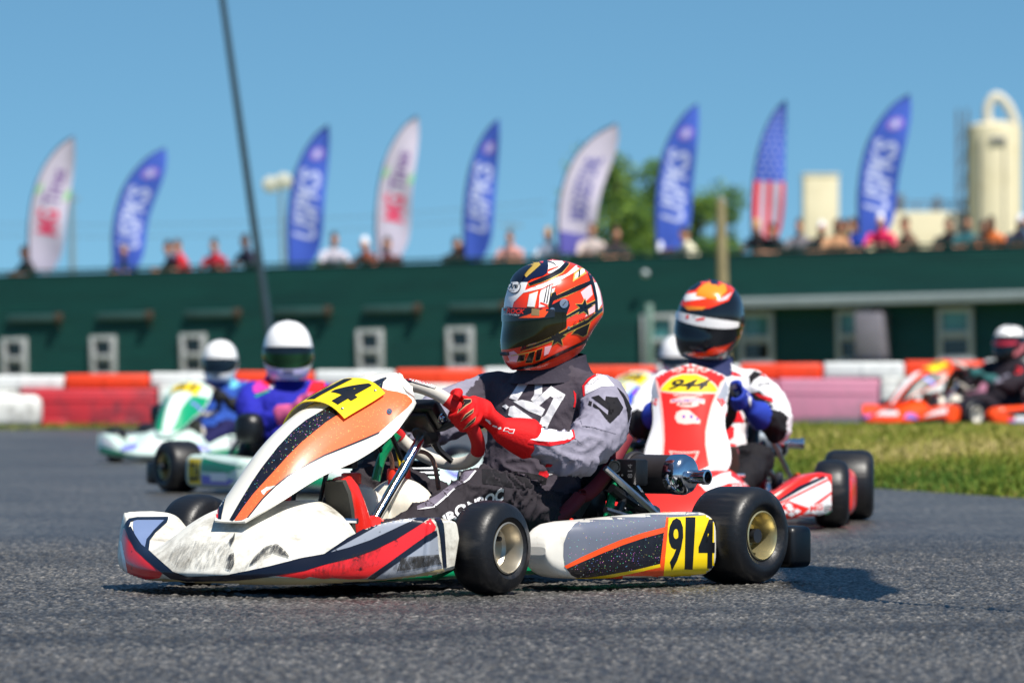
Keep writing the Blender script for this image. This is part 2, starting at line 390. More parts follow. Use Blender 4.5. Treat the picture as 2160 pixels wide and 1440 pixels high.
ORD = 'first second third fourth fifth sixth seventh eighth ninth tenth eleventh twelfth'.split()
u = -400; k = 0; rl = []
while u < 2500:
    L = 168 + (k * 37) % 20; rl.append((u, u + L, k % 2)); u += L; k += 1
for i, (u0, u1, c) in enumerate(rl):
    uc = (u0 + u1) / 2; z = btop(uc) + .003
    block('barrier_rail', u0, u1, z, z + .135 + .02 * uc / 2160, rorg if c else rwht, f"{ORD[i // 2]} {'orange' if c else 'white'} rail piece from the left end of the barrier top", 'barrier rail', 'orange and white rail pieces along the barrier top', .3, .06)

# ------------------------------------------------------------------ green grandstand building
psi = math.atan2(8, 18); ct, st_ = math.cos(psi), math.sin(psi)
BM = Matrix.Translation((0, 100, 0)) @ Matrix.Rotation(-psi, 4, 'Z') @ Matrix.Rotation(-R(1.15), 4, 'Y')
bld = empty('grandstand', BM)
tag(bld, 'long low dark green clapboard building with sash windows and a viewing deck', 'building')
green = mat('green_siding', (7, 66, 59), .55, var=.16, vscale=1.5, dirt=((4, 44, 42), .5, .8), dscale=.8, stretch=(.4, 1, 3))
wfr = mat('window_white', (172, 174, 176), .5, var=.05); glass = mat('window_glass', (22, 26, 32), .08, spec=.8, var=.4, vscale=2)
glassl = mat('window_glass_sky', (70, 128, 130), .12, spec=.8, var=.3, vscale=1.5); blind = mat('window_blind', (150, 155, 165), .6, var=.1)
awn = mat('awning_teal_grey', (46, 76, 76), .6, var=.15, vscale=4); grey = mat('eave_grey', (120, 132, 134), .6, var=.12, vscale=4); brown = mat('bracket_brown', (70, 58, 48), .7)
def bx(u): k = (u - CX) / F; return k * 100 / (ct + st_ * k)
ROOF = 2.36
BH = .066
for k in range(38):
    z0 = -.14 + k * BH
    if z0 > ROOF - BH: break
    mb = MB(); y0 = 0
    prof = [(y0, z0 + BH), (y0 - .002, z0 + BH), (y0 - .022, z0 + .004), (y0 - .018, z0), (y0, z0)]
    mb.loft([[(x, p[0], p[1]) for p in prof] for x in (-34, 20)])
    mb.build('siding_board', green, bld, 30)
mb = MB(); mb.box((-7, 1.6, .5), (54, 3.1, 1.3), 0); mb.build('wall', green, bld)
mb = MB(); mb.box((-7, .1, 1.75), (54, .17, 1.15), 0); mb.build('parapet', green, bld)
mb = MB(); mb.box((-7, 1.7, 1.2), (54, 2.9, .08), .01); mb.build('viewing_deck', grey, bld)
mb = MB(); mb.box((-7, .05, ROOF + .02), (54.2, .2, .045), .008); mb.build('parapet_cap', green, bld)
def window(u, z0, z1, w_, style):
    f = MB(); x = bx(u); yy = -.05
    t_ = .085; zm = (z0 + z1) / 2
    for cx, cz, dx, dz in ((x - w_ / 2, zm, t_, z1 - z0 + t_), (x + w_ / 2, zm, t_, z1 - z0 + t_), (x, z0, w_ - t_, t_), (x, z1, w_ - t_, t_), (x, zm, w_ - t_, t_ * .9)):
        f.box((cx, yy, cz), (dx, .09, dz), .006)
    wd = f.build('window', wfr, bld)
    for k, (za, zb) in enumerate(((z0, zm), (zm, z1))):
        p = MB(); p.box((x, yy + .03, (za + zb) / 2), (w_ - t_ * .9, .012, zb - za - t_ * .9)); p.build('pane', style[k], wd)
    if len(style) > 2:
        p = MB(); p.box((x, yy + .018, z0 + (z1 - z0) * .46), (w_ * .8, .008, (z1 - z0) * .16)); p.build('blind', blind, wd)
    s = MB(); s.box((x, yy - .03, z0 - .06), (w_ + .16, .14, .045), .006); s.build('sill', wfr, wd)
for u in (-150, 35, 222, 412, 598, 785, 975, 1170): window(u, .46, 1.13, .42, (glass, glass, 1))
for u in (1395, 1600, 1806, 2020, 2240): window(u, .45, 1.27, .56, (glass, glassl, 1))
for u in (-110, 75, 265, 450, 640, 828, 1010):
    x = bx(u); mb = MB(); mb.box((x, -.06, 1.52), (1.02, .08, .12), .012); aw = mb.build('window_awning', awn, bld)
    mb = MB(); mb.box((x + .56, -.1, 1.53), (.09, .18, .15), .012); mb.tube([(x + .56, -.17, 1.47), (x + .56, -.02, 1.30)], .014, 6); mb.build('bracket', brown, aw)
mb = MB(); xa, xb = bx(1552), 16.5
mb.loft([[(x, -.02, 1.56), (x, -.42, 1.50), (x, -.42, 1.39), (x, -.38, 1.37), (x, -.02, 1.42)] for x in (xa, xb)]); mb.build('eave', grey, bld, 30)
mb = MB(); mb.box((bx(1853), -.25, .86), (.50, .42, .78), .03); cb = mb.build('utility_cabinet', mat('cabinet_grey', (122, 118, 128), .55, var=.1), bld)
mb = MB(); mb.box((bx(1853), -.3, .42), (.62, .5, .1), .01); mb.build('stand', mat('dark_metal', (35, 38, 48), .5), cb)
mb = MB(); mb.box((bx(1378), -.1, .95), (.10, .08, 1.1), .01); mb.build('downpipe', mat('pale_green_post', (126, 152, 144), .6, var=.1), bld)
mb = MB(); mb.lathe([(0, .04), (.04, .04), (.07, 0), (.065, -.02), (0, -.02)], (bx(1375), -.2, 2.02), (0, -1, -.5), 16); mb.build('floodlight', mat('glint_white', (190, 200, 205), .4), bld)  # small pale disc put in for a glint on the wall, not a lamp

# ------------------------------------------------------------------ people at the parapet
skin = mat('skin', (196, 140, 112), .6, var=.08); skin2 = mat('skin_dark', (120, 78, 58), .6)
def remesh(mb, voxel, smooth=6, name='body'):
    me = mb.mesh(name); o = bpy.data.objects.new(name, me); col.objects.link(o)
    r = o.modifiers.new('r', 'REMESH'); r.mode = 'VOXEL'; r.voxel_size = voxel
    if smooth: s = o.modifiers.new('s', 'SMOOTH'); s.factor = .5; s.iterations = smooth
    dg = bpy.context.evaluated_depsgraph_get(); dg.update()
    out_ = bpy.data.meshes.new_from_object(o.evaluated_get(dg)); bpy.data.objects.remove(o); bpy.data.meshes.remove(me)
    out_.name = name; out_.materials.clear(); return out_
def limb(mb, pts, rad, n=14, bones=None, reg=0, side=Vector((0, 1, 0))):
    """tapering limb of elliptic sections; rad entries r or (width, depth)"""
    P = spline(pts, 5); k = [(i, ((r, r) if not isinstance(r, tuple) else r)) for i, r in enumerate(rad)]
    rings = []; N = len(P)
    for i, p in enumerate(P):
        p = Vector(p); t_ = (Vector(P[min(N - 1, i + 1)]) - Vector(P[max(0, i - 1)])).normalized()
        sd = side - t_ * side.dot(t_)
        sd = sd.normalized() if sd.length > .05 else t_.orthogonal().normalized()
        up = t_.cross(sd); ra, rb = crv(k, i / 5)
        rings.append([p + sd * ra * math.cos(2 * math.pi * j / n) + up * rb * math.sin(2 * math.pi * j / n) for j in range(n)])
        if bones is not None: bones.append((p, max(ra, rb) * .5 + min(ra, rb) * .5, reg))
    mb.loft(rings)
    for e, fl in ((0, -1), (-1, 1)):   # rounded ends
        c = Vector(P[e]); r0 = [c + (v - c) * .55 for v in rings[e]]; d = (Vector(P[e]) - Vector(P[1 if e == 0 else -2])).normalized()
        rr = sum((v - c).length for v in rings[e]) / n
        mb.loft([rings[e], [c + (v - c) * .75 + d * rr * .45 for v in rings[e]], [c + (v - c) * .3 + d * rr * .68 for v in rings[e]]])
def regions(me, bones):
    """material slot of each face by the nearest limb"""
    B = np.array([list(p) + [r] for p, r, g in bones]); G = np.array([g for _, _, g in bones])
    C = np.zeros(len(me.polygons) * 3); me.polygons.foreach_get('center', C); C = C.reshape(-1, 3)
    idx = np.zeros(len(C), np.int32)
    for s in range(0, len(C), 4000):
        d = np.linalg.norm(C[s:s + 4000, None, :] - B[None, :, :3], axis=2) - B[None, :, 3]; idx[s:s + 4000] = G[d.argmin(1)]
    return idx, C
def fan_mesh(pose):
    mb = MB(); bn = []; X = Vector((1, 0, 0))
    lean = (.22, .1, .3)[pose]
    limb(mb, [(0, .0, .9), (0, -lean * .3, 1.1), (0, -lean * .8, 1.32), (0, -lean, 1.43)], [(.16, .12), (.15, .105), (.185, .115), (.15, .09)], bones=bn, reg=1, side=X)
    limb(mb, [(0, -lean, 1.42), (0, -lean - .03, 1.54)], [.06, .055], bones=bn, reg=0, side=X)
    limb(mb, [(0, -lean - .05, 1.54), (0, -lean - .055, 1.62), (0, -lean - .05, 1.74)], [(.055, .065), (.078, .098), (.06, .075)], bones=bn, reg=0, side=X)
    for s in (-1, 1):
        sh = (s * .19, -lean, 1.40)
        if pose == 1 and s == 1: el, ha = (s * .26, -lean - .0, 1.15), (s * .2, -lean - .24, 1.235)
        else: el, ha = (s * .27, -lean - .12, 1.20), (s * .06, -lean - .36, 1.235)
        limb(mb, [sh, tuple((a + b_) / 2 for a, b_ in zip(sh, el)), el], [.062, .055, .045], bones=bn, reg=1)
        limb(mb, [el, tuple((a + b_) / 2 for a, b_ in zip(el, ha)), ha], [.043, .037, .034], bones=bn, reg=0)
        limb(mb, [(s * .09, .0, .92), (s * .1, .02, .5), (s * .11, .03, .05)], [.088, .066, .045], bones=bn, reg=2)
        limb(mb, [(s * .11, .05, .04), (s * .12, -.15, .03)], [(.045, .04), (.04, .03)], bones=bn, reg=2)
    me = remesh(mb, .022, 5, 'person')
    idx, C = regions(me, bn)
    idx[(idx == 0) & (C[:, 2] > 1.655) & (C[:, 1] > -lean - .13)] = 3
    me.polygons.foreach_set('material_index', idx); me.polygons.foreach_set('use_smooth', [True] * len(idx)); me.update()
    for _ in range(4): me.materials.append(skin)
    return me
fans = [fan_mesh(i) for i in range(3)]
def obj_mats(o, ms):
    for i, m in enumerate(ms): o.material_slots[i].link = 'OBJECT'; o.material_slots[i].material = m
C_ = lambda n, c: mat('cloth_' + n, c, .85, var=.08, vscale=12)
hairs = [mat('hair_dark', (38, 28, 24), .7), mat('hair_blond', (190, 150, 95), .7), mat('hair_brown', (78, 52, 36), .7)]
capm = mat('cap_white', (232, 232, 240), .7); jean = C_('jeans', (30, 34, 52))
crowd = [(30, 522, 'black', (26, 24, 28), 0, 0), (213, 520, 'black', (30, 30, 34), 0, 2), (320, 524, 'dark plum', (60, 34, 58), 1, 0), (358, 530, 'bright red', (205, 30, 45), 0, 2), (416, 508, 'crimson', (178, 28, 48), 1, 0),
         (492, 518, 'navy', (36, 38, 60), 0, 0), (644, 513, 'white and grey', (196, 192, 204), 0, 0), (740, 512, 'rust brown', (140, 72, 52), 0, 3), (776, 514, 'maroon', (96, 36, 36), 1, 0), (908, 500, 'black', (34, 26, 34), 0, 0), (938, 502, 'dark purple', (56, 38, 58), 1, 0),
         (1040, 496, 'salmon pink', (212, 150, 138), 0, 2), (1122, 474, 'white', (226, 230, 240), 1, 1), (1200, 500, 'pale beige', (206, 190, 184), 0, 2), (1246, 480, 'charcoal', (52, 46, 50), 0, 2), (1362, 460, 'white', (224, 214, 216), 1, 2), (1443, 488, 'cream', (236, 228, 196), 2, 0),
         (1567, 456, 'black', (44, 36, 42), 1, 1), (1618, 488, 'black', (22, 20, 24), 0, 0), (1686, 462, 'black', (24, 22, 26), 0, 3), (1722, 468, 'tan', (200, 150, 110), 0, 2), (1776, 468, 'royal blue', (46, 80, 196), 1, 2), (1828, 464, 'hot pink', (226, 36, 92), 2, 3), (1966, 450, 'black', (26, 26, 32), 1, 0), (2027, 456, 'dark olive', (66, 56, 48), 0, 2), (2097, 446, 'navy', (40, 42, 92), 2, 3), (1652, 470, 'grey', (120, 116, 122), 1, 2), (1748, 466, 'mustard', (196, 160, 70), 1, 0), (1905, 462, 'brown', (112, 84, 66), 0, 2), (2000, 458, 'teal', (40, 96, 104), 1, 0), (2062, 456, 'orange', (214, 110, 50), 0, 0), (2140, 448, 'light blue', (130, 164, 206), 1, 2)]
for i, (u, vh, cn, cc, pose, hr) in enumerate(crowd):
    x = bx(u); hw = (BM @ Vector((x, .6, 0))).y; zt = CH - (vh - CY) / F * hw
    o = bpy.data.objects.new('person', fans[pose]); col.objects.link(o)
    base = BM @ Vector((x, random.uniform(.82, 1.0), 0)); top_z = (BM @ Vector((x, 0, ROOF + .04))).z; o.location = (base.x, base.y, max(zt - 1.78, top_z - 1.29 + random.uniform(-.05, .05))); o.rotation_euler = (0, 0, -psi + R(random.uniform(-50, 50))); sc_ = random.uniform(.93, 1.03); o.scale = (sc_, sc_, random.uniform(.96, 1.03))
    obj_mats(o, [skin if i % 5 else skin2, C_(cn.replace(' ', '_'), cc), jean, capm if hr == 3 else hairs[hr % 3]])
    wh = 'wearing a white cap' if hr == 3 else ('with fair hair' if hr == 1 else 'bareheaded')
    nb = ('leftmost of the row', 'left of the first blue flag', 'right of the first blue flag', 'beside the dark plum shirt', 'standing tall between the two left blue flags', 'just left of the leaning pole', 'in front of the second blue flag', 'left of the second white feather flag', 'touching the second white feather flag', 'left of the middle blue flag', 'next to another in black left of the middle blue flag', 'right of the middle blue flag', 'alone between the middle blue flag and the purple lettered flag', 'under the purple lettered flag', 'in front of the tree trunk', 'left of the fourth blue flag in front of the tree', 'right of the fourth blue flag', 'left of the stars and stripes flag', 'under the stars and stripes flag', 'right of the stars and stripes flag', 'in front of the small cream tank', 'left of the rightmost blue flag', 'under the rightmost blue flag', 'right of the rightmost blue flag', 'left of the tall silo', 'in front of the tall silo', 'between the striped flag and the black shirt', 'between the tan and royal blue shirts', 'well right of the rightmost blue flag', 'third from the right end of the row', 'just left of the navy shirt and cap', 'at the right end of the row')[i]
    tag(o, f'spectator in {cn} shirt {nb}' + (', white cap' if hr == 3 else ''), 'person', 'spectators along the green wall')

# ------------------------------------------------------------------ feather flags
fblue = mat('flag_blue', (70, 104, 208), .8, trans=.25, var=.08, vscale=2); fwhite = mat('flag_white', (216, 208, 226), .8, trans=.25, var=.04, vscale=2)
pblack = mat('flag_pole_dark', (40, 44, 60), .4); fred = mat('print_pink_red', (226, 62, 104), .8); fpur = mat('print_purple', (126, 92, 156), .8); fgrn = mat('print_green', (150, 208, 150), .8)
fltx = mat('print_pale', (178, 188, 230), .8); findigo = mat('print_indigo', (92, 88, 170), .8); flred = mat('print_red', (226, 50, 66), .8); femb = mat('print_mauve', (142, 112, 204), .8)
flags = [('w', 62, 572, 157, 288, 80, 'MG'), ('b', 240, 574, 347, 312, 70, ''), ('b', 608, 562, 692, 264, 76, ''), ('w', 795, 550, 880, 245, 74, 'MG'), ('b', 980, 547, 1052, 252, 64, ''), ('i', 1180, 532, 1300, 261, 82, ''), ('b', 1384, 527, 1471, 219, 78, ''), ('u', 1588, 525, 1657, 212, 68, ''), ('b', 1812, 505, 1918, 199, 82, '')]
flab = ['white feather flag with red and purple lettering, leftmost on the wall', 'blue feather flag with white lettering, the lowest and leftmost blue one', 'blue feather flag with white lettering beside the twin floodlights', 'white feather flag with red and purple lettering near the middle of the wall', 'narrow blue feather flag with white lettering at the middle of the wall', 'white feather flag with indigo lettering left of the big tree', 'tall blue feather flag with white lettering in front of the big tree', 'stars and stripes feather flag right of the brown pole', 'tallest blue feather flag with white lettering, rightmost on the wall']
for (kd, ub, vb, ut, vt, wpx, _), lb in zip(flags, flab):
    D = (BM @ Vector((bx((ub + ut) / 2), 1.0, 0))).y; s = D / F
    root = world(ub, vb, D); fo = empty('feather_flag', Matrix.Translation(root) @ Matrix.Rotation(R(random.uniform(-10, 10)), 4, 'Z'))
    tag(fo, lb, 'flag', 'feather flags along the green wall')
    H, Lx, W = (vb - vt) * s, (ut - ub) * s, wpx * s * 1.14
    gl_ = [(0, (0,)), (.3, (-.02,)), (.55, (.08,)), (.75, (.29,)), (.9, (.60,)), (.97, (.84,)), (1, (1.0,))]
    gr_ = [(0, (.42,)), (.06, (.62,)), (.18, (.80,)), (.5, (.90,)), (.8, (1.02,)), (.95, (1.04,)), (1, (1.0,))]
    Wk = W / (95 * s * 1.0)
    def pole(t_): return Vector((crv(gl_, t_)[0] * Lx, 0, t_ * H))
    def surf(s_, t_, off=0):
        a_ = crv(gl_, t_)[0] * Lx; r_e = crv(gr_, t_)[0]; b_ = (r_e * W) * (1 - sm((t_ - .3) / .6)) + r_e * Lx * sm((t_ - .3) / .6)
        b_ = max(b_, a_ + .01)
        return Vector((a_ + (b_ - a_) * s_, .05 * math.sin(t_ * 9 + s_ * 3 + ub) * s_ + off, t_ * H - .02 * s_ * H * (1 - t_)))
    mb = MB(); mb.tube([pole(-.0) - Vector((0, 0, .9))] + [pole(i / 24) for i in range(25)], [.022] * 10 + [.018] * 8 + [.012] * 8, 6); mb.build('pole', pblack, fo)
    P = [[surf(j / 8, i / 30) for j in range(9)] for i in range(31)]; Q = [[surf(j / 8, i / 30, .006) for j in range(9)] for i in range(31)]
    mb = MB(); mb.grid(P); mb.grid([r[::-1] for r in Q])
    mats_ = [fblue if kd in 'bu' else fwhite]
    cl = mb.build('cloth', mats_, fo, 60)
    def put(nm, shapes, m, step=.08):
        V, Fs = cut2d(shapes, step); mb = MB(); mb.add([surf(x, y, -.006) for x, y in V], Fs); mb.build(nm, m, cl, 60)
    def vtext(s_, s0, s1, t0, t1, sh=0, bold=.02):
        V, Fs = text2d(s_, sh, bold); return (quadmap(V, [(s1, t0), (s1, t1), (s0, t1), (s0, t0)]), Fs)
    star = [(.55 + .17 * (1 if k % 2 == 0 else .45) * math.cos(k * math.pi / 5 + 1.57), .80 + .045 * (1 if k % 2 == 0 else .45) * math.sin(k * math.pi / 5 + 1.57)) for k in range(10)]
    oval = [(.55 + .26 * math.cos(k * .349), .80 + .046 * math.sin(k * .349)) for k in range(18)]
    if kd == 'b':
        put('lettering', [vtext('USPKS', .16, .82, .2, .70, .3, .03)], fltx); put('emblem', [oval], femb); put('star', [[(x, y) for x, y in star]], fltx)
        cl.children[-1].location.y = -.004
    elif kd == 'w':
        put('lettering', [vtext('MG', .2, .8, .27, .47, .2, .03)], fred); put('lettering', [vtext('Tires', .3, .78, .50, .76, .2, .02)], fpur)
        put('swoosh', [[(.05, .56), (.2, .60), (.2, .66), (.05, .62)]], fgrn); put('swoosh', [[(.85, .52), (1, .55), (1, .62), (.85, .58)]], fgrn)
    elif kd == 'i':
        put('lettering', [vtext('BRIDGESTONE', .3, .75, .26, .74, 0, .015)], findigo); put('foot_band', [[(0, .0), (1, .0), (1, .14), (0, .17)]], findigo)
    else:
        put('stripe', [[(0, .02), (.22, .02), (.22, .46), (0, .46)], [(.42, .02), (.60, .02), (.60, .46), (.42, .46)], [(.86, .02), (1, .02), (1, .46), (.86, .46)]], flred)
        put('white_stripe', [[(.22, .02), (.42, .02), (.42, .46), (.22, .46)], [(.60, .02), (.86, .02), (.86, .46), (.60, .46)]], fwhite)
        sts = []
        for a in range(11):
            for b2 in range(4):
                cx_, cy_ = .14 + .24 * b2 + (.1 if a % 2 else 0), .5 + a * .042
                if cx_ < .95: sts.append([(cx_ + .065 * (1 if k % 2 == 0 else .45) * math.cos(k * math.pi / 5), cy_ + .014 * (1 if k % 2 == 0 else .45) * math.sin(k * math.pi / 5)) for k in range(10)])
        for st1 in sts: put('star', [st1], fltx)

# added stand-in flag, unseen: its shadow falls across the track behind kart 914
fo = empty('feather_flag', Matrix.Translation((1.45, 14.2, 0)) @ Matrix.Rotation(R(20), 4, 'Z')); tag(fo, 'added feather flag, unseen beyond the right edge, placed to cast the track shadow', 'flag', 'feather flags along the green wall')
def p2(t_): return Vector((.14 * t_ + 1.32 * sm((t_ - .1) / .9) ** 1.3, 0, 6.3 * t_ - .25 * sm((t_ - .75) / .25)))
mb = MB(); mb.tube([p2(i / 24) for i in range(25)], [.016] * 12 + [.012] * 8 + [.008] * 5, 8); mb.build('pole', pblack, fo)
P = [[p2(t_) + Vector((.27 * sm((t_ - .24) / .2) * (1 - sm((t_ - .75) / .25)) * j / 6, .03 * math.sin(t_ * 14 + j) * j / 6, -.05 * j / 6)) for j in range(7)] for t_ in [.27 + .72 * i / 30 for i in range(31)]]
mb = MB(); mb.grid(P); mb.grid([[p + Vector((0, .004, 0)) for p in r][::-1] for r in P]); mb.build('cloth', fblue, fo, 60)
mb = MB(); mb.tube([(0, 0, -.02), (0, 0, .25)], .024, 10); mb.build('ground_socket', pblack, fo)

# ------------------------------------------------------------------ poles and lights
def polething(name, pts, r, m, label, cat):
    p0 = Vector(pts[0]); root = empty(name, Matrix.Translation(p0)); mb = MB(); mb.tube([Vector(p) - p0 for p in pts], r, 10); mb.build('mast', m, root); tag(root, label, cat); return root
dkp = mat('pole_dark', (44, 62, 74), .5, var=.1); wood = mat('pole_wood', (142, 130, 98), .8, var=.15, vscale=6)
gp = world(592, 872, 74); tp = world(461, -60, 74)
r_ = polething('leaning_mast', [gp + (tp - gp) * k for k in (0, .35, .7, 1.0)], [.062, .056, .048, .042], dkp, 'tall thin dark mast leaning left across the sky', 'mast')
mb = MB(); mb.lathe([(.13, 0), (.13, .02), (.03, .05)], (0, 0, 0), (0, 0, 1), 12); mb.build('foot_plate', dkp, r_)
D = 97.3
r_ = polething('wooden_pole', [world(1531, 833, D), world(1524, 600, D), world(1520, 420, D)], [.115, .10, .085], wood, 'short weathered wooden pole standing before the green wall', 'pole')
mb = MB(); mb.lathe([(.09, 0), (.08, .03), (0, .035)], world(1520, 421, D) - world(1531, 833, D), (0, 0, 1), 12); mb.build('cap', mat('zinc', (150, 150, 145), .5, .6), r_)
D = 190.
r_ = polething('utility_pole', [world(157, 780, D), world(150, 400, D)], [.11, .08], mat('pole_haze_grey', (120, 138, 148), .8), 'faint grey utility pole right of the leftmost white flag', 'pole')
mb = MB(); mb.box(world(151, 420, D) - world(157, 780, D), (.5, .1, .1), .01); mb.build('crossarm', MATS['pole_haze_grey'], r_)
D = 125.
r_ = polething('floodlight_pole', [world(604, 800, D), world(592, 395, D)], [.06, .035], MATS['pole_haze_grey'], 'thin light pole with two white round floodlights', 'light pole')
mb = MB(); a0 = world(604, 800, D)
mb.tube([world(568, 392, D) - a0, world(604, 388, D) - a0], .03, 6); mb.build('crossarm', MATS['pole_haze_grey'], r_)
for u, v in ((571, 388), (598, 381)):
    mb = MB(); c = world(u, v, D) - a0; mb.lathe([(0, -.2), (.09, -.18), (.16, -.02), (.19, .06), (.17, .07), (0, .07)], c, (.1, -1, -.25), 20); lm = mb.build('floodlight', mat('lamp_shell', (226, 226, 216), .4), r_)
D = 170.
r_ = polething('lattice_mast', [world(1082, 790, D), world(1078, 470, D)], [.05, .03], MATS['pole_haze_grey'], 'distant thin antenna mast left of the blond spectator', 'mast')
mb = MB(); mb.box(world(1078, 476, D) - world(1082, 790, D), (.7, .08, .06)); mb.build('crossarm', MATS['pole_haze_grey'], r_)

cab = mat('cable_grey', (96, 116, 128), .6)
for v0, v1, sg_, lb in ((462, 425, 9, 'upper faint power cable sagging across the sky on the left'), (482, 448, 10, 'lower faint power cable sagging across the sky on the left')):
    a_, b_ = world(-300, v0, 190), world(1150, v1, 190); mb = MB()
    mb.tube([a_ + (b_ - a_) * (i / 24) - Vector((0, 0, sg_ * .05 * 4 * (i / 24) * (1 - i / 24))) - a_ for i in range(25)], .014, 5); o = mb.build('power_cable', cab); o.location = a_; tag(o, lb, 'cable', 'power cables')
# ------------------------------------------------------------------ trees, silos, plant
leafs = [mat('leaf_mid', (74, 112, 34), .7, var=.25, vscale=1, trans=.3), mat('leaf_dark', (42, 78, 26), .7, var=.25, vscale=1, trans=.25), mat('leaf_light', (120, 150, 48), .7, var=.2, vscale=1, trans=.3)]
bark = mat('bark', (86, 74, 60), .9, var=.2)
def tree(name, base, h, wdt, n, label, clumps, trunk=True, leaf=.22, pal=(0, 1, 2)):
    root = empty(name, Matrix.Translation(base)); tag(root, label, 'tree' if trunk else 'bush'); rng = random.Random(int(base[0] * 13 + h * 7))
    mb = MB(); z0 = h * (.2 if trunk else .0)
    cl = []
    for i in range(clumps):
        a = rng.random() * 6.283; rr = math.sqrt(rng.random()) * wdt * .42; zz = z0 + (h - z0) * (.22 + .68 * rng.random()); k = 1 - .55 * abs(zz / h - .5)
        cl.append((Vector((math.cos(a) * rr * k, math.sin(a) * rr * k, zz)), wdt * rng.uniform(.09, .17)))
    if trunk:
        mb.tube([(0, 0, -.3), (.05, 0, h * .2), (0, .05, h * .42), (.1, 0, h * .7)], [h * .035, h * .028, h * .02, h * .006], 10)
        for c, r in cl[:26]: mb.tube([(0, 0, h * rng.uniform(.18, .45)), (c * .55 + Vector((0, 0, h * .12))), c], [h * .014, h * .008, h * .003], 6)
    else:
        for c, r in cl[:8]: mb.tube([(c.x * .3, c.y * .3, -.1), c * .6, c], [.03, .02, .008], 5)
    mb.build('trunk', bark, root)
    mb = MB()
    for i in range(n):
        c, r = cl[rng.randrange(len(cl))]; d = Vector((rng.gauss(0, 1), rng.gauss(0, 1), rng.gauss(0, .8))); d.normalize(); p = c + d * r * rng.random() ** .35
        u = Vector((rng.gauss(0, 1), rng.gauss(0, 1), rng.gauss(0, 1))).normalized(); v = u.orthogonal().normalized(); q = leaf * rng.uniform(.6, 1.3)
        mi = pal[0 if (hash((round(c.x * 9), round(c.z * 9))) % 3 == 0) else (1 if rng.random() < .55 else 2)]
        mb.add([p - u * q * .5, p + v * q * .28, p + u * q * .5, p - v * q * .28], [(0, 1, 2, 3)], mi)
    mb.build('crown', leafs, root, 0)
def gp_(u, D): return Vector(((u - CX) / F * D, D, -.09))
D = 150
tree('tree', gp_(1310, D), 6.3, 3.8, 9500, 'large leafy green tree behind the white flag with indigo lettering', 95, leaf=.15)
tree('tree', gp_(1478, D + 4), 5.7, 3.0, 6000, 'second green tree between the fourth blue flag and the wooden pole', 60, leaf=.15)
tree('tree', gp_(1395, D + 8), 5.7, 2.9, 5500, 'middle tree between the two others, half behind the fourth blue flag', 50, leaf=.15)
tree('shrub', gp_(1236, D - 6), 3.9, 1.4, 2200, 'lower leafy bush left of the large tree', 26, False, .13)
tree('shrub', gp_(1520, D - 5), 3.9, 1.0, 1500, 'narrow leafy bush behind the wooden pole', 18, False, .13)
for u, wd, h, lb in ((590, 1.1, 3.4, 'bright green bush behind the wall left of the second blue flag'), (700, 1.9, 3.75, 'bright green bush behind the wall right of the second blue flag'), (800, 1.5, 3.4, 'low green bush behind the second white flag'), (860, 1.0, 3.15, 'low green bush right of the second white flag')):
    tree('shrub', gp_(u, 150), h, wd, 2200, lb, 22, False, .13, (2, 0, 2))
cream = mat('silo_cream', (214, 204, 174), .7, var=.06, vscale=.2, dirt=((190, 176, 136), .55, .8), dscale=.25); dark = mat('steel_dark', (92, 98, 108), .6)
white = mat('duct_pale', (214, 206, 188), .6)
D = 620; k = D / F
def px(u, v, base, dy=0): return world(u, v, D) - base + Vector((0, dy, 0))
sb = gp_(2098, D); sl_ = empty('silo', Matrix.Translation(sb)); tag(sl_, 'tall cream round silo with an arched duct on top at the right edge', 'silo')
Rr = 57 * k; Ht = (CY - 262) * k + CH + .09
mb = MB(); mb.lathe([(Rr, 0), (Rr, Ht - .6), (Rr * .97, Ht - .2), (Rr * .5, Ht + .25), (0, Ht + .4)], (0, 0, 0), (0, 0, 1), 40); mb.build('shell', cream, sl_)
mb = MB(); mb.tube([(0, 0, .0)] and spline([(-Rr * .25, -Rr * .4, Ht), (-Rr * .3, -Rr * .4, Ht + 1.6), (0, -Rr * .4, Ht + 3.0), (Rr * .45, -Rr * .4, Ht + 2.0), (Rr * .78, -Rr * .4, Ht - .2)], 6), .48, 12); mb.build('duct', white, sl_)
for a in (-.62, .28):
    mb = MB(); mb.tube([(Rr * math.sin(a) * 1.02, -Rr * math.cos(a) * 1.02, 0), (Rr * math.sin(a) * 1.02, -Rr * math.cos(a) * 1.02, Ht - 1.5)], .09, 6); mb.build('downpipe', dark, sl_)
for du in (-6, 12):
    mb = MB(); mb.box((du * k, -Rr * 1.0, (CY - 297) * k + CH), (.75, .5, .8), .1); mb.build('vent_hood', dark, sl_)
mb = MB()
for sgn in (-1, 1): mb.tube([(-Rr - .55 + sgn * .5, 0, 0), (-Rr - .55 + sgn * .5, 0, Ht + 1.6)], .17, 6)
for i in range(10): mb.tube([(-Rr - 1.05, 0, i * Ht / 10), (-Rr - .05, 0, (i + 1) * Ht / 10)], .09, 5)
for i in range(20): mb.tube([(-Rr - .95, 0, i * Ht / 19), (-Rr - .05, 0, i * Ht / 19)], .07, 5)
mb.build('ladder', dark, sl_)
tb = gp_(1730, D); tk = empty('storage_tank', Matrix.Translation(tb)); tag(tk, 'small square cream tank tower between the striped and rightmost flags', 'tank')
Ht2 = (CY - 372) * k + CH + .09
mb = MB(); mb.box((0, 0, Ht2 / 2), (74 * k, 74 * k, Ht2), .2); mb.build('shell', cream, tk)
mb = MB(); mb.box((0, 0, Ht2 + .08), (77 * k, 77 * k, .3), .05); mb.build('roof_rim', cream, tk)
pb = gp_(1960, D); pl = empty('plant_building', Matrix.Translation(pb)); tag(pl, 'long low cream factory building beside the tall silo', 'building')
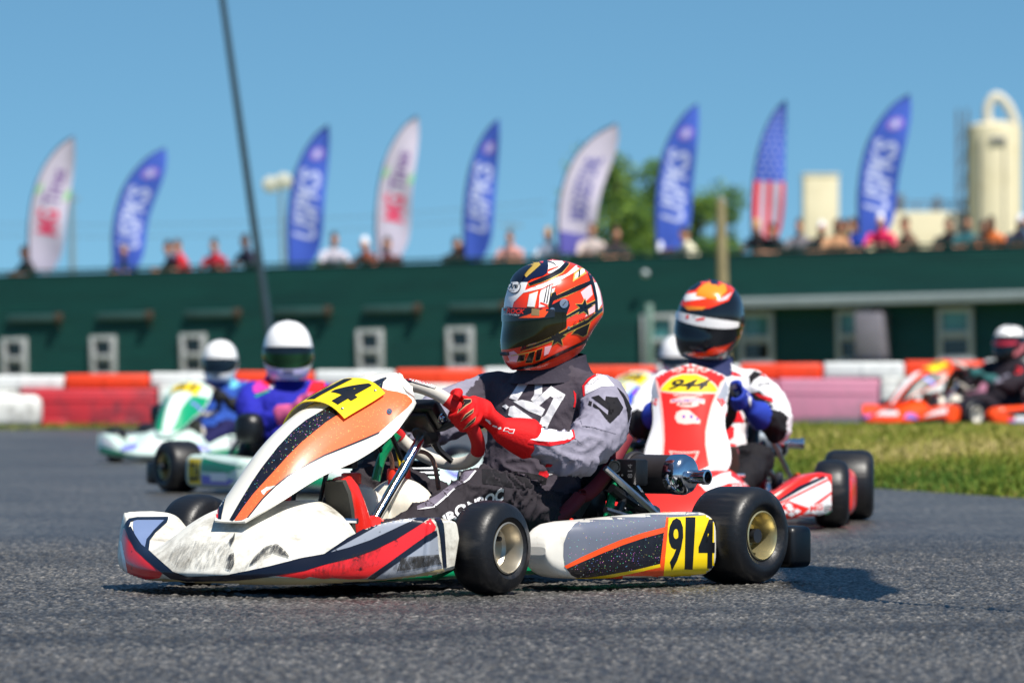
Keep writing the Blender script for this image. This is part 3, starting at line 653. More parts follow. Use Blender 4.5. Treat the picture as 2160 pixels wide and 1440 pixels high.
Ht3 = (CY - 446) * k + CH + .09
mb = MB(); mb.box((30 * k, 6, Ht3 / 2), (330 * k, 10, Ht3), .1); mb.box((-185 * k, 5, Ht3 * .47), (120 * k, 9, Ht3 * .94), .1); mb.build('wall', cream, pl)
mb = MB()
for i in range(9): mb.box(((-120 + 32 * i) * k, 2, Ht3 + .5), (.16, .16, 1.1))
mb.tube([(-125 * k, 2, Ht3 + 1.05), (140 * k, 2, Ht3 + 1.05)], .1, 5); mb.tube([(-125 * k, 2, Ht3 + .6), (140 * k, 2, Ht3 + .6)], .07, 5); mb.build('railing', dark, pl)
for u_, d_, h_ in ((-60, .9, 1.9), (20, .7, 1.6)): mb = MB(); mb.box((u_ * k, 2, Ht3 + h_ / 2 + .05), (d_, 1, h_), .1); mb.build('roof_unit', dark, pl)
# ------------------------------------------------------------------ materials of karts and drivers
rubber = mat('tyre_rubber', (20, 21, 25), .42, bump=.25, bscale=90, var=.3, vscale=14, spec=.45, stretch=(1, .15, 1), dirt=((66, 62, 58), .54, .80), dscale=16); blackp = mat('black_plastic', (16, 17, 20), .38, bump=.1, bscale=40); alu = mat('aluminium', (190, 190, 195), .3, 1)
chrome = mat('chrome', (215, 218, 225), .12, 1); rimgold = mat('rim_gold', (196, 184, 140), .34, .8, var=.1, vscale=20); rimsilv = mat('rim_magnesium', (184, 176, 160), .36, .8, var=.1, vscale=20)
gold_in = mat('rim_gold_dark', (176, 150, 40), .45, .6); steel = mat('dark_steel', (70, 72, 78), .4, .8); canm = mat('silencer_black', (52, 48, 50), .5, .3, var=.15, vscale=14, bump=.1, bscale=120)
cangrey = mat('silencer_grey', (150, 160, 170), .35, .7, var=.1)
tankm = mat('tank_milky', (226, 220, 206), .4, var=.05, vscale=10, spec=.4); redcap = mat('cap_red', (232, 52, 26), .45); hosem = mat('fuel_hose', (116, 84, 72), .3, spec=.6)
tank_n = tankm.node_tree.nodes['Principled BSDF']; tank_n.inputs['Subsurface Weight'].default_value = .25; tank_n.inputs['Subsurface Radius'].default_value = (.03, .025, .02); tank_n.inputs['Subsurface Scale'].default_value = .5
leather = mat('wheel_suede', (204, 198, 188), .75, bump=.15, bscale=150, var=.06); yellow = mat('number_yellow', (250, 214, 10), .35, coat=.3)
bwhite = mat('panel_white', (232, 228, 216), .3, coat=.25, var=.02, vscale=6); nosew = mat('nose_white', (232, 228, 216), .42, var=.03, vscale=7, dirt=((128, 120, 106), .46, .72), dscale=9, bump=.05, bscale=60)
navyk = mat('ink_navy', (14, 18, 36), .35, coat=.3); blackd = mat('ink_black', (18, 18, 22), .4)
glitk = mat('glitter_black', (24, 20, 28), .3, coat=.4, var=.5, vscale=60, glit=(560, .982, 'rainbow')); glito = mat('glitter_orange', (255, 108, 58), .35, coat=.35, glit=(560, .982, (255, 170, 90)))
glitg = mat('glitter_grey', (108, 112, 126), .35, coat=.35, glit=(560, .991, 'rainbow')); orange = mat('ink_orange', (255, 84, 24), .35, coat=.3); pinkr = mat('ink_red', (232, 36, 40), .35, coat=.3, dirt=((60, 20, 24), .60, .66), dscale=16)
silver = mat('ink_silver', (176, 180, 190), .35, .35, dirt=((40, 40, 44), .60, .66), dscale=22); blueg = mat('ink_bluegrey', (120, 138, 176), .35, .2); tan = mat('plastic_bare', (178, 160, 118), .6, var=.1, vscale=20)
redp = mat('panel_red', (236, 40, 28), .3, coat=.4, var=.02); whitep = mat('print_white', (238, 236, 236), .35, coat=.2); pkw = mat('print_pinkwhite', (246, 190, 180), .4)
greenp = mat('panel_green', (18, 150, 104), .35, coat=.3); mint = mat('panel_mint', (206, 226, 216), .3, coat=.4, var=.04); orgp = mat('panel_orange', (255, 78, 14), .35, coat=.3); frameg = mat('frame_green', (0, 132, 84), .35, coat=.3); framek = mat('frame_black', (24, 24, 28), .35); framer = mat('frame_red', (180, 24, 24), .35)
scuff, t, b = node_mat('rubber_scuff'); b.inputs['Base Color'].default_value = (.022, .021, .021, 1); b.inputs['Roughness'].default_value = .7
co = t.nodes.new('ShaderNodeTexCoord').outputs['Object']; mp = t.nodes.new('ShaderNodeMapping'); mp.inputs['Scale'].default_value = (1, 2.2, .8); t.links.new(co, mp.inputs[0])
al = ramp(t, noise_n(t, mp.outputs[0], 46, 10, .8), [(.46, (0, 0, 0)), (.72, (.75, .75, .75))]); t.links.new(al, b.inputs['Alpha'])

scuffd = scuff.copy(); scuffd.name = 'rubber_scuff_heavy'
for n_ in scuffd.node_tree.nodes:
    if n_.type == 'VALTORGB': n_.color_ramp.elements[0].position = .34; n_.color_ramp.elements[1].position = .56; n_.color_ramp.elements[1].color = (.9, .9, .9, 1)
# ------------------------------------------------------------------ kart parts (X forward, Y left, Z up, metres)
def wheel(parent, X, Y, Rt, W, rim, steer=0):
    e = MB(); sg = 1 if Y > 0 else -1
    q = Matrix.Rotation(R(steer), 3, 'Z'); ax = q @ Vector((0, sg, 0)); org = Vector((X, Y, Rt))
    dp = W * .42; e.lathe([(0, -.05), (.028, -.05), (.028, W * .42 - dp - .01), (.02, W * .42 - dp), (0, W * .42 - dp + .002)], org, ax, 20); hb = e.build('wheel', steel, parent)
    h = W / 2; a = .022
    prof = [(.066, -h * .72), (.070, -h * .84), (.088, -h * .97), (Rt - .045, -h), (Rt - a, -h + .006), (Rt - .008, -h + .017), (Rt - .001, -h + .04), (Rt, 0), (Rt - .001, h - .04), (Rt - .008, h - .017), (Rt - a, h - .006), (Rt - .045, h), (.088, h * .97), (.070, h * .84), (.066, h * .72)]
    e = MB(); e.lathe(prof, org, ax, 64); e.build('tyre', rubber, hb, 60)
    e = MB(); hh = h * .84
    e.lathe([(.064, hh - .004), (.070, hh + .001), (.071, hh + .004), (.067, hh + .006), (.0635, hh), (.062, hh - .008), (.060, hh - .012), (.057, hh - dp + .012), (.05, hh - dp + .003), (.028, hh - dp), (.016, hh - dp + .002)], org, ax, 48)
    e.lathe([(.071, -hh), (.064, -hh), (.058, -hh * .3), (.058, hh - dp + .012)], org, ax, 32)
    ob = e.build('rim', rim, hb, 30)
    n = MB(); u = ax.orthogonal().normalized(); v = ax.cross(u)
    for k in range(3):
        c = org + ax * (hh - dp + .006) + (u * math.cos(2.1 * k + .4) + v * math.sin(2.1 * k + .4)) * .038; n.lathe([(0, .008), (.006, .008), (.007, 0), (.007, -.006)], c, ax, 8)
    n.build('wheel_nut', steel, hb)
    return hb
NS = {0: [(1.04, .035), (1.075, .055), (1.07, .078), (1.03, .125), (.975, .175), (.88, .225), (.76, .250), (.70, .245)],
      .12: [(1.035, .035), (1.07, .055), (1.063, .08), (1.02, .13), (.965, .18), (.87, .228), (.755, .250), (.70, .245)],
      .21: [(1.02, .035), (1.055, .058), (1.045, .09), (1.0, .128), (.945, .165), (.87, .2), (.78, .214), (.71, .205)],
      .29: [(.99, .036), (1.025, .062), (1.012, .105), (.975, .12), (.935, .13), (.87, .142), (.79, .146), (.72, .14)],
      .36: [(.955, .04), (.99, .07), (.972, .125), (.95, .138), (.915, .143), (.86, .145), (.79, .145), (.72, .14)],
      .41: [(.925, .044), (.96, .075), (.942, .15), (.92, .165), (.885, .172), (.83, .176), (.77, .178), (.71, .175)],
      .47: [(.885, .048), (.915, .082), (.895, .18), (.875, .194), (.84, .2), (.79, .203), (.735, .204), (.685, .2)],
      .54: [(.825, .056), (.855, .09), (.835, .198), (.815, .212), (.78, .214), (.74, .214), (.70, .213), (.668, .205)],
      .58: [(.775, .062), (.80, .095), (.788, .192), (.772, .205), (.745, .208), (.715, .208), (.69, .207), (.666, .198)]}
def nose_mesh():
    ks = sorted(NS); full = [(-k, NS[k]) for k in ks[::-1][:-1]] + [(k, NS[k]) for k in ks]
    keys = [(y, np.array(s).ravel()) for y, s in full]; P = []
    ys = np.linspace(-.58, .58, 150)
    for y in ys:
        s = crv(keys, y).reshape(-1, 2); pr = spline([(s[0][0] - .1, s[0][1] + .012)] + [tuple(p) for p in s] + [(s[-1][0] - .012, s[-1][1] - .04)], 8)
        P.append([(p[0], y * .95 - .025, p[1]) for p in pr])
    mb = MB(); mb.grid(P)
    for r in (P[0], P[-1]):
        c = sum((Vector(p) for p in r), Vector()) / len(r); sy = 1 if r is P[-1] else -1; n = len(r)
        rr = [[tuple(c + (Vector(p) - c) * k + Vector((0, sy * o, 0))) for p in r] for k, o in ((1, 0), (.96, .008), (.88, .012))]
        mb.grid(rr, cv=True); mb.add(rr[-1] + [tuple(c + Vector((0, sy * .013, 0)))], [(i, (i + 1) % n, n) for i in range(n)])
    return mb
NA_C = [(0, (.985, .200)), (.14, (.90, .30)), (.3, (.80, .405)), (.5, (.66, .495)), (.72, (.50, .556)), (.9, (.365, .596)), (1, (.315, .604))]
NA_E = [(0, (.988, .055, .203)), (.14, (.915, .098, .245)), (.3, (.77, .135, .318)), (.5, (.635, .16, .366)), (.72, (.515, .175, .428)), (.84, (.45, .182, .488)), (.92, (.415, .175, .535)), (.965, (.405, .12, .565)), (1, (.345, .055, .597))]
def nassau_a(s, t_, off=0):
    def pt(s, t_):
        c = crv(NA_C, t_); e = crv(NA_E, t_); k = abs(s) ** 2.5
        return Vector((c[0] + (e[0] - c[0]) * k, e[1] * s, c[1] + (e[2] - c[1]) * k))
    p = pt(s, t_)
    if off:
        d = .01; n = (pt(min(1, s + d), t_) - pt(max(-1, s - d), t_)).cross(pt(s, min(1, t_ + d)) - pt(s, max(0, t_ - d))).normalized()
        if n.x < 0: n = -n
        p = p + n * off
    return p
def nassau_b(s, t_, off=0):
    w_ = crv([(0, (.09,)), (.05, (.13,)), (.15, (.16,)), (.28, (.16,)), (.5, (.136,)), (.68, (.14,)), (.8, (.148,)), (.88, (.144,)), (.94, (.128,)), (.975, (.10,)), (.992, (.07,)), (1, (.045,))], t_)[0]
    c = crv([(0, (.93, .205)), (.3, (.80, .33)), (.6, (.68, .455)), (.85, (.575, .565)), (1, (.50, .618))], t_)
    k = abs(s) ** 2.4 * .055
    return Vector((c[0] - k + off * .7, w_ * s, c[1] - k * .4 + off * .7))
def sheet(mb, fn, s0, s1, t0, t1, ns=24, nt_=40, th=.006, mi=0):
    A = [[fn(s0 + (s1 - s0) * j / ns, t0 + (t1 - t0) * i / nt_) for j in range(ns + 1)] for i in range(nt_ + 1)]
    B = [[fn(s0 + (s1 - s0) * j / ns, t0 + (t1 - t0) * i / nt_, -th) for j in range(ns + 1)] for i in range(nt_ + 1)]
    mb.grid(A, mi); mb.grid([r[::-1] for r in B], mi)
    ra = A[0] + [r[-1] for r in A[1:]] + A[-1][-2::-1] + [r[0] for r in A[-2:0:-1]]; rb = B[0] + [r[-1] for r in B[1:]] + B[-1][-2::-1] + [r[0] for r in B[-2:0:-1]]
    mb.grid([ra, rb], mi, cv=True)
def pod_mesh(sg):
    mb = MB(); rings = []
    for x in [.302, .299, .292, .28, .262, .24, .2, .15, .08, 0, -.1, -.2, -.3, -.36, -.378, -.386]:
        f = 1 if x <= .21 else math.sqrt(max(0.004, 1 - ((x - .21) / .093) ** 2)); e = 1 if x > -.36 else (1 - ((-.36 - x) / .026) ** 2 * .14)
        zt = .192 + .016 * sm((.31 - x) / .6); zb = .036 - .008 * sm((.3 - x) / .5); zc = (zt + zb) / 2; hz = (zt - zb) / 2 * f * e
        yo = .622 - .012 * sm((x - .0) / .25) - .05 * sm((x - .2) / .1); yi = .455; yc = (yo + yi) / 2; hy = (yo - yi) / 2 * (.75 + .25 * f) * (.5 + .5 * e)
        ring = []
        for j in range(32):
            a = 2 * math.pi * j / 32; c, s = math.cos(a), math.sin(a); n = 4.2
            ring.append((x, sg * (yc + hy * math.copysign(abs(c) ** (2 / n), c)), zc + hz * math.copysign(abs(s) ** (2 / n), s)))
        rings.append(ring)
    P = []
    for i in range(len(rings) - 1):
        for k in range(3): P.append([tuple(np.array(a) * (1 - k / 3) + np.array(b_) * k / 3) for a, b_ in zip(rings[i], rings[i + 1])])
    P.append(rings[-1]); mb.loft(P); return mb
ST_C = Vector((.14, 0, .455)); ST_N = Vector((-.72, 0, .69)).normalized(); ST_U = Vector((.69, 0, .72)).normalized()
def rimpt(deg, r=.156):
    a = R(deg); k = 1 - .05 * abs(math.cos(a)) ** 6
    return ST_C + Vector((0, 1, 0)) * r * math.cos(a) * k + ST_U * r * math.sin(a)
def build_kart(label, C, a, z0, S):
    fr = Frame(C, a, z0, S.get('k', 1)); root = empty('racing_kart', fr.m); tag(root, label, 'kart', 'karts racing on the track'); p = {'root': root, 'fr': fr}
    # frame
    mb = MB(); fz = .052
    for sg in (-1, 1):
        mb.tube(spline([(.86, sg * .2, .07), (.74, sg * .29, fz), (.5, sg * .33, fz), (.2, sg * .30, fz), (-.3, sg * .30, fz), (-.62, sg * .33, .07)], 5), .0155, 10)
        mb.tube([(.525, sg * .33, fz), (.525, sg * .46, .11)], .02, 8); mb.tube([(-.525, sg * .30, .06), (-.525, sg * .30, .15)], .02, 8)
        mb.tube(spline([(.16, sg * .30, .05), (.14, sg * .42, .055), (.14, sg * .52, .06)], 4), .011, 8); mb.tube([(-.27, sg * .3, .06), (-.27, sg * .5, .07)], .011, 8)
    mb.tube([(.3, -.3, fz), (.3, .3, fz)], .0155, 8); mb.tube([(-.2, -.3, fz), (-.2, .3, fz)], .0155, 8); mb.tube([(.72, -.3, fz), (.72, .3, fz)], .0155, 8)
    mb.tube(spline([(.42, -.2, .06), (.40, -.1, .15), (.40, 0, .19), (.40, .1, .15), (.42, .2, .06)], 5), .011, 8)
    mb.tube(spline([(.33, -.04, .30), (.31, -.03, .37), (.28, .0, .43)], 4), .013, 8)
    mb.tube(spline([(-.30, .27, .06), (-.36, .25, .2), (-.42, .235, .30)], 4), .013, 8); mb.tube(spline([(-.30, -.27, .06), (-.36, -.25, .2), (-.42, -.235, .30)], 4), .013, 8)
    mb.build('chassis_frame', S['frame'], root)
    mb = MB(); mb.tube([(-.525, -.7, .138), (-.525, .66, .138)], .02, 14); mb.build('rear_axle', steel, root)
    mb = MB(); mb.box((.52, 0, .035), (.62, .5, .006), .002); mb.build('floor_tray', steel, root)
    mb = MB(); mb.box((.02, .40, .085), (.20, .12, .09), .012); mb.box((-.02, .43, .14), (.08, .07, .03), .008); bt = mb.build('battery_box', blackp, root)
    mb = MB(); mb.tube(spline([(.02, .42, .13), (.0, .40, .19), (-.05, .36, .16)], 5), .006, 6); mb.tube(spline([(.06, .44, .13), (.04, .43, .16), (.0, .42, .155)], 5), .005, 6); mb.build('cable', redcap, bt)
    # wheels
    wheel(root, .525, .535, .129, .132, S['rimf'], S.get('steer', 4.5)); wheel(root, .525, -.535, .129, .132, S['rimf'], S.get('steer', 4.5))
    wheel(root, -.525, .59, .139, .196, S['rimr']); wheel(root, -.525, -.59, .139, .196, S['rimr'])
    # bodywork
    p['nose'] = nose_mesh().build('front_fairing', S['nose'], root, 50)
    mb = MB(); na = S['nassau']; sheet(mb, na, -1, 1, 0, 1); p['nassau'] = mb.build('front_panel', S['panel'], root, 50)
    mb = MB()
    for sg in (-1, 1): mb.tube([(.62, sg * .08, .05), (.68, sg * .05, .22), (.62, sg * .05, .40)], .007, 6); mb.tube([(.44, sg * .04, .56), (.30, sg * .03, .36)], .007, 6)
    mb.build('panel_bracket', blackp, root)
    for sg in (1, -1):
        pm = pod_mesh(sg).build('side_pod', S['pod'], root, 50); p['pod' if sg > 0 else 'pod_r'] = pm
    mb = MB(); mb.box((-.76, 0, .10), (.09, 1.26, .11), .028, seg=3)
    for sg in (-1, 1): mb.box((-.765, sg * .58, .10), (.10, .13, .12), .02, seg=3); mb.tube([(-.6, sg * .33, .07), (-.74, sg * .33, .09)], .013, 8)
    for k in range(-2, 3): mb.box((-.808, k * .19, .10), (.012, .07, .07), .004)
    mb.build('rear_bumper', blackp, root)
    # seat
    SC = [(0, (.04, .105)), (.2, (-.10, .062)), (.4, (-.25, .055)), (.58, (-.39, .10)), (.78, (-.475, .22)), (1, (-.535, .40))]
    def seat(s, t_, off=0):
        c = crv(SC, t_); d = crv(SC, min(1, t_ + .03)) - crv(SC, max(0, t_ - .03)); n = Vector((-d[1], 0, d[0])).normalized() * -1
        if n.z < 0 and t_ < .5: n = -n
        if t_ >= .5 and n.x < 0: n = -n
        k = abs(s) ** 2.6 * crv([(0, (.07,)), (.35, (.15,)), (.6, (.19,)), (.8, (.13,)), (1, (.05,))], t_)[0]
        return Vector((c[0], .205 * s * (1 + .06 * sm(t_)), c[1])) + n * (k - off)
    mb = MB(); sheet(mb, lambda s, t_, off=0: seat(s, t_, off), -1, 1, 0, 1, 20, 24, .01); st = mb.build('seat', S['seat'], root, 60)
    mb = MB()
    for sg in (-1, 1): mb.tube([seat(sg, i / 20) for i in range(21)], .021, 10)
    mb.tube([seat(-1 + 2 * i / 16, 1) for i in range(17)], .014, 8); mb.build('padding', S['pad'], st)
    for sg in (-1, 1): mb = MB(); mb.tube([(-.44, sg * .25, .31), (-.58, sg * .29, .15)], .011, 8); mb.build('seat_strut', chrome, root)
    # steering
    mb = MB(); mb.tube([rimpt(i * 6, .156) for i in range(60)], .0185, 14, closed=True); sw = mb.build('steering_wheel', leather, root, 60); p['wheel'] = sw
    for a0, a1 in ((-42, 40), (112, 200)): mb = MB(); mb.tube([rimpt(a0 + (a1 - a0) * i / 12) for i in range(13)], .0202, 14); mb.build('grip', S['grip'], sw, 60)
    mb = MB()
    for d in (10, 170, 270): mb.tube([ST_C + ST_N * -.02, (ST_C + rimpt(d)) / 2 + ST_N * -.022, rimpt(d, .15)], [.014, .011, .009], 6)
    mb.lathe([(0, -.02), (.045, -.02), (.045, -.035), (.03, -.05), (0, -.05)], ST_C, ST_N, 20); mb.build('spoke', steel, sw)
    q = Matrix((ST_U.cross(Vector((0, 1, 0))), Vector((0, 1, 0)), ST_U)).transposed()
    mb = MB(); mb.box(ST_C + ST_N * -.008 + ST_U * .045, (.045, .155, .098), .014, rot=q); mb.box(ST_C + ST_N * -.036 + ST_U * .045, (.02, .11, .07), .008, rot=q)
    ds = mb.build('display', blackp, sw)
    mb = MB(); mb.lathe([(0, .012), (.008, .012), (.009, .004), (.016, .004), (.016, 0)], ST_C + Vector((0, .078, 0)) + ST_U * .045 + ST_N * -.02, (-.2, 1, -.3), 12); mb.build('bolt', chrome, ds)
    mb = MB(); mb.tube([(.455, 0, .11), ST_C + ST_N * -.05], .0145, 14); mb.build('steering_column', chrome, root)
    # tank, pedals
    mb = MB()
    for c, rr, zz in (((.205, -.055), .105, .158), ((.345, -.10), .095, .145)):
        mb.loft([[(c[0] + .75 * r * math.cos(j * .3927) * rr / .1, c[1] + r * math.sin(j * .3927) * 1.1 * rr / .1, z) for j in range(16)] for r, z in ((.08, .05), (.1, .07), (.105, .13), (.1, zz + .075), (.082, zz + .11), (.05, zz + .135), (.02, zz + .146))])
    tme = remesh(mb, .008, 6, 'fuel_tank'); tk_ = link('fuel_tank', tme, root, [tankm], 60)
    for x, y, r, zt in ((.365, -.10, .028, .305), (.238, -.055, .0165, .315), (.185, -.055, .0165, .315)):
        c = MB(); c.lathe([(r * .8, -.03), (r * .8, 0), (r, .0), (r * 1.02, .004), (r, .028), (r * .8, .031), (0, .031)], (x, y, zt - .014), (0, 0, 1), 18); c.build('cap', redcap, tk_)
    mb = MB(); mb.tube(spline([(.185, -.055, .325), (.18, -.05, .36), (.15, -.03, .38), (.115, -.01, .355), (.10, .0, .27)], 6), .0065, 8); mb.tube(spline([(.238, -.055, .32), (.25, -.05, .36), (.31, -.03, .43), (.36, -.01, .50)], 6), .0065, 8); mb.build('fuel_hose', hosem, root)
    mb = MB(); mb.tube(spline([(.23, -.03, .30), (.26, -.02, .38), (.34, .0, .47)], 6), .004, 6); mb.build('brake_line', yellow, root)
    for sg in (-1, 1):
        mb = MB(); mb.tube(spline([(.70, sg * .10, .06), (.715, sg * .10, .14), (.72, sg * .11, .19), (.715, sg * .16, .2), (.70, sg * .21, .2)], 4), .0085, 8); mb.build('pedal', chrome, root)
    mb = MB(); mb.tube(spline([(.80, .30, .11), (.72, .30, .165), (.60, .30, .15), (.56, .33, .1)], 5), .009, 8); mb.tube([(.58, -.28, .11), (.60, .3, .115)], .008, 8); mb.build('tie_rod', chrome, root)
    # engine, intake, silencer
    mb = MB(); mb.box((-.22, -.36, .13), (.22, .16, .14), .02)
    for k in range(9): mb.box((-.19, -.36, .205 + k * .014), (.13, .14, .006), .002)
    en = mb.build('engine', blackp, root)
    mb = MB(); mb.loft([[(-.10 + rx * math.cos(j * .3927), -.38 + ry * math.sin(j * .3927), z) for j in range(16)] for rx, ry, z in ((.075, .06, .27), (.085, .075, .30), (.088, .08, .37), (.075, .07, .405), (.04, .04, .425), (.01, .01, .428))]); mb.build('intake_box', blackp, en)
    mb = MB(); mb.box((-.22, -.36, .335), (.07, .08, .02), .005); mb.build('cylinder_head', steel, en)
    mb = MB(); z = .306; L0, L1 = .03, .292
    mb.lathe([(.0, L0 - .03), (.03, L0 - .03), (.056, L0), (.057, L0 + .01), (.057, L1)], (-.62, 0, z), (0, 1, 0), 32); mb.lathe([(.062, .135), (.066, .138), (.066, .154), (.062, .157), (.056, .157), (.056, .135)], (-.62, 0, z), (0, 1, 0), 28)
    mb.tube(spline([(-.62, -.03, z), (-.60, -.12, z - .02), (-.48, -.22, .24), (-.32, -.30, .2)], 5), .03, 12); sc = mb.build('silencer', S['can'], root, 35)
    mb = MB(); mb.lathe([(.059, L1 - .003), (.060, L1 + .03), (.054, L1 + .045), (.036, L1 + .055), (0, L1 + .057)], (-.62, 0, z), (0, 1, 0), 32); mb.build('end_cap', chrome, sc, 60)
    mb = MB(); mb.lathe([(.02, L1 + .04), (.02, L1 + .10), (.0225, L1 + .102), (.0225, L1 + .118), (.017, L1 + .119), (.016, L1 + .06)], (-.62, 0, z - .006), (0, 1, 0), 20); mb.build('outlet', chrome, sc, 40)
    mb = MB(); mb.tube([(-.62, .13, z - .05), (-.6, .13, .17)], .012, 8); mb.build('silencer_mount', blackp, root)
    mb = MB(); mb.lathe([(.03, -.004), (.092, -.004), (.095, 0), (.092, .004), (.03, .004)], (-.525, .225, .138), (0, 1, 0), 36); bd = mb.build('brake_disc', steel, root)
    mb = MB(); mb.box((-.445, .225, .165), (.06, .06, .075), .01); mb.build('caliper', S['frame'], bd)
    mb = MB(); mb.loft([[(-.37 + dx, -.20 + dy, zz) for dx, dy in ((-.2, -.02), (.2, -.02), (.2, .02), (-.2, .02))] for zz in (.075, .2, .215)]); mb.build('chain_guard', blackp, root)
    for pts_ in ([(-.28, -.25, .24), (-.42, -.1, .215), (-.50, .06, .205), (-.50, .18, .20)], [(-.3, -.26, .3), (-.46, -.12, .27), (-.53, .02, .25), (-.55, .16, .24), (-.47, .24, .24)], [(-.36, .26, .27), (-.45, .28, .22), (-.58, .25, .2), (-.64, .14, .2)]):
        mb = MB(); mb.tube(spline(pts_, 6), .016, 8); mb.build('hose', blackp, root)
    for pts_ in ([(-.30, .285, .33), (-.50, .36, .165)], [(-.32, .27, .21), (-.52, .30, .16)]):
        mb = MB(); mb.tube(pts_, .0095, 8); mb.build('seat_strut', alu, root)
    mb = MB(); mb.box((-.40, .10, .215), (.10, .16, .1), .02); mb.box((-.47, .02, .18), (.08, .1, .09), .015); mb.build('ignition_box', blackp, root)
    for sg in (-1, 1): mb = MB(); mb.box((-.525, sg * .31, .138), (.09, .035, .1), .012); mb.build('axle_bearing', steel, root)
    return p

# ------------------------------------------------------------------ helmet
HZ = [(.147, (.002, .002, .002)), (.138, (.055, .06, .045)), (.118, (.095, .105, .078)), (.085, (.128, .138, .104)), (.045, (.146, .155, .119)), (.0, (.152, .160, .127)), (-.04, (.154, .155, .128)), (-.08, (.160, .143, .124)), (-.112, (.159, .126, .115)), (-.14, (.148, .108, .103)), (-.156, (.128, .096, .092))]
HZs = [(-z, v) for z, v in HZ]
def hpt(z, ang, off=0):
    xf, xb, w_ = crv(HZs, -z); c, s = math.cos(ang), math.sin(ang); n = 2.25
    k = (abs(c) ** n + abs(s) ** n) ** (-1 / n); x = (xf if c > 0 else xb) * c * k; y = w_ * s * k
    d = math.hypot(x, y) or 1; x += off * x / d; y += off * y / d
    zz = z + sm((-z + .03) / .19) * max(0, -x + .08) ** 1.5 * .95
    return Vector((x, y, zz))
def helmet(parent, hm, S, name='helmet', crop=None, fr=None, layers=None):
    """hm: matrix head -> kart space; every piece is baked into kart space"""
    mb = MB(); zs = [-.156 + .303 * (1 - math.cos(math.pi * i / 40)) / 2 for i in range(41)]
    mb.grid([[hm @ hpt(z, 2 * math.pi * j / 64) for j in range(64)] for z in zs], cv=True)
    mb.grid([[hm @ hpt(-.156, 2 * math.pi * j / 64, o) + Vector((0, 0, dz)) for j in range(64)] for o, dz in ((0, 0), (-.012, .004), (-.03, .05))], 1, cv=True)
    h = mb.build(name, [S['shell'], blackd], parent, 60)
    if S.get('stripes'):
        for (m, z0, z1, a0, a1) in S['stripes']:
            e = MB(); e.grid([[hm @ hpt(z0 + (z1 - z0) * i / 6, R(a0 + (a1 - a0) * j / 24), .0015) for j in range(25)] for i in range(7)]); e.build('stripe', m, h, 60)
    def band(z0f, z1f, a, off, n=40, m=8):
        return [[hm @ hpt(z0f(t_) + (z1f(t_) - z0f(t_)) * i / m, t_ * R(a), off) for t_ in [-1 + 2 * j / n for j in range(n + 1)]] for i in range(m + 1)]
    e = MB(); e.grid(band(lambda t_: -.100 + .055 * abs(t_) ** 2.2, lambda t_: .004 - .004 * abs(t_) ** 3, 86, .003)); v = e.build('visor', S['visor'], h, 60)
    e = MB(); e.grid(band(lambda t_: -.024 + .012 * t_ * t_, lambda t_: .014 - .006 * abs(t_) ** 3, 72, .0055, 40, 6)); vs_ = e.build('visor_strip', S['strip'], v, 60)
    for sg in ((-1, 1) if not S.get('traced') else (-1,)):
        e = MB(); c = hpt(.008, sg * R(96)); e.lathe([(0, .008), (.008, .008), (.011, .005), (.018, .003), (.022, -.004)], hm @ c, hm.to_3x3() @ Vector((0, sg, 0)), 20); e.build('visor_pivot', S.get('pivot', blackd), h)
    e = MB(); P = []
    for i in range(9):
        P.append([hm @ hpt(.085 + .055 * i / 8, R(-24 + 48 * j / 12), .004 + .006 * math.sin(math.pi * i / 8)) for j in range(13)])
    e.grid(P); e.build('top_vent', S.get('vent', S['shell']), h, 60)
    e = MB()
    for dy in (-.03, .03): e.tube([hm @ (hpt(-.112, R(dy * 200)) + Vector((.002, -.014, 0))), hm @ (hpt(-.112, R(dy * 200)) + Vector((.002, .014, 0)))], .005, 8)
    e.build('chin_vent', blackd, h)
    return h, v, vs_

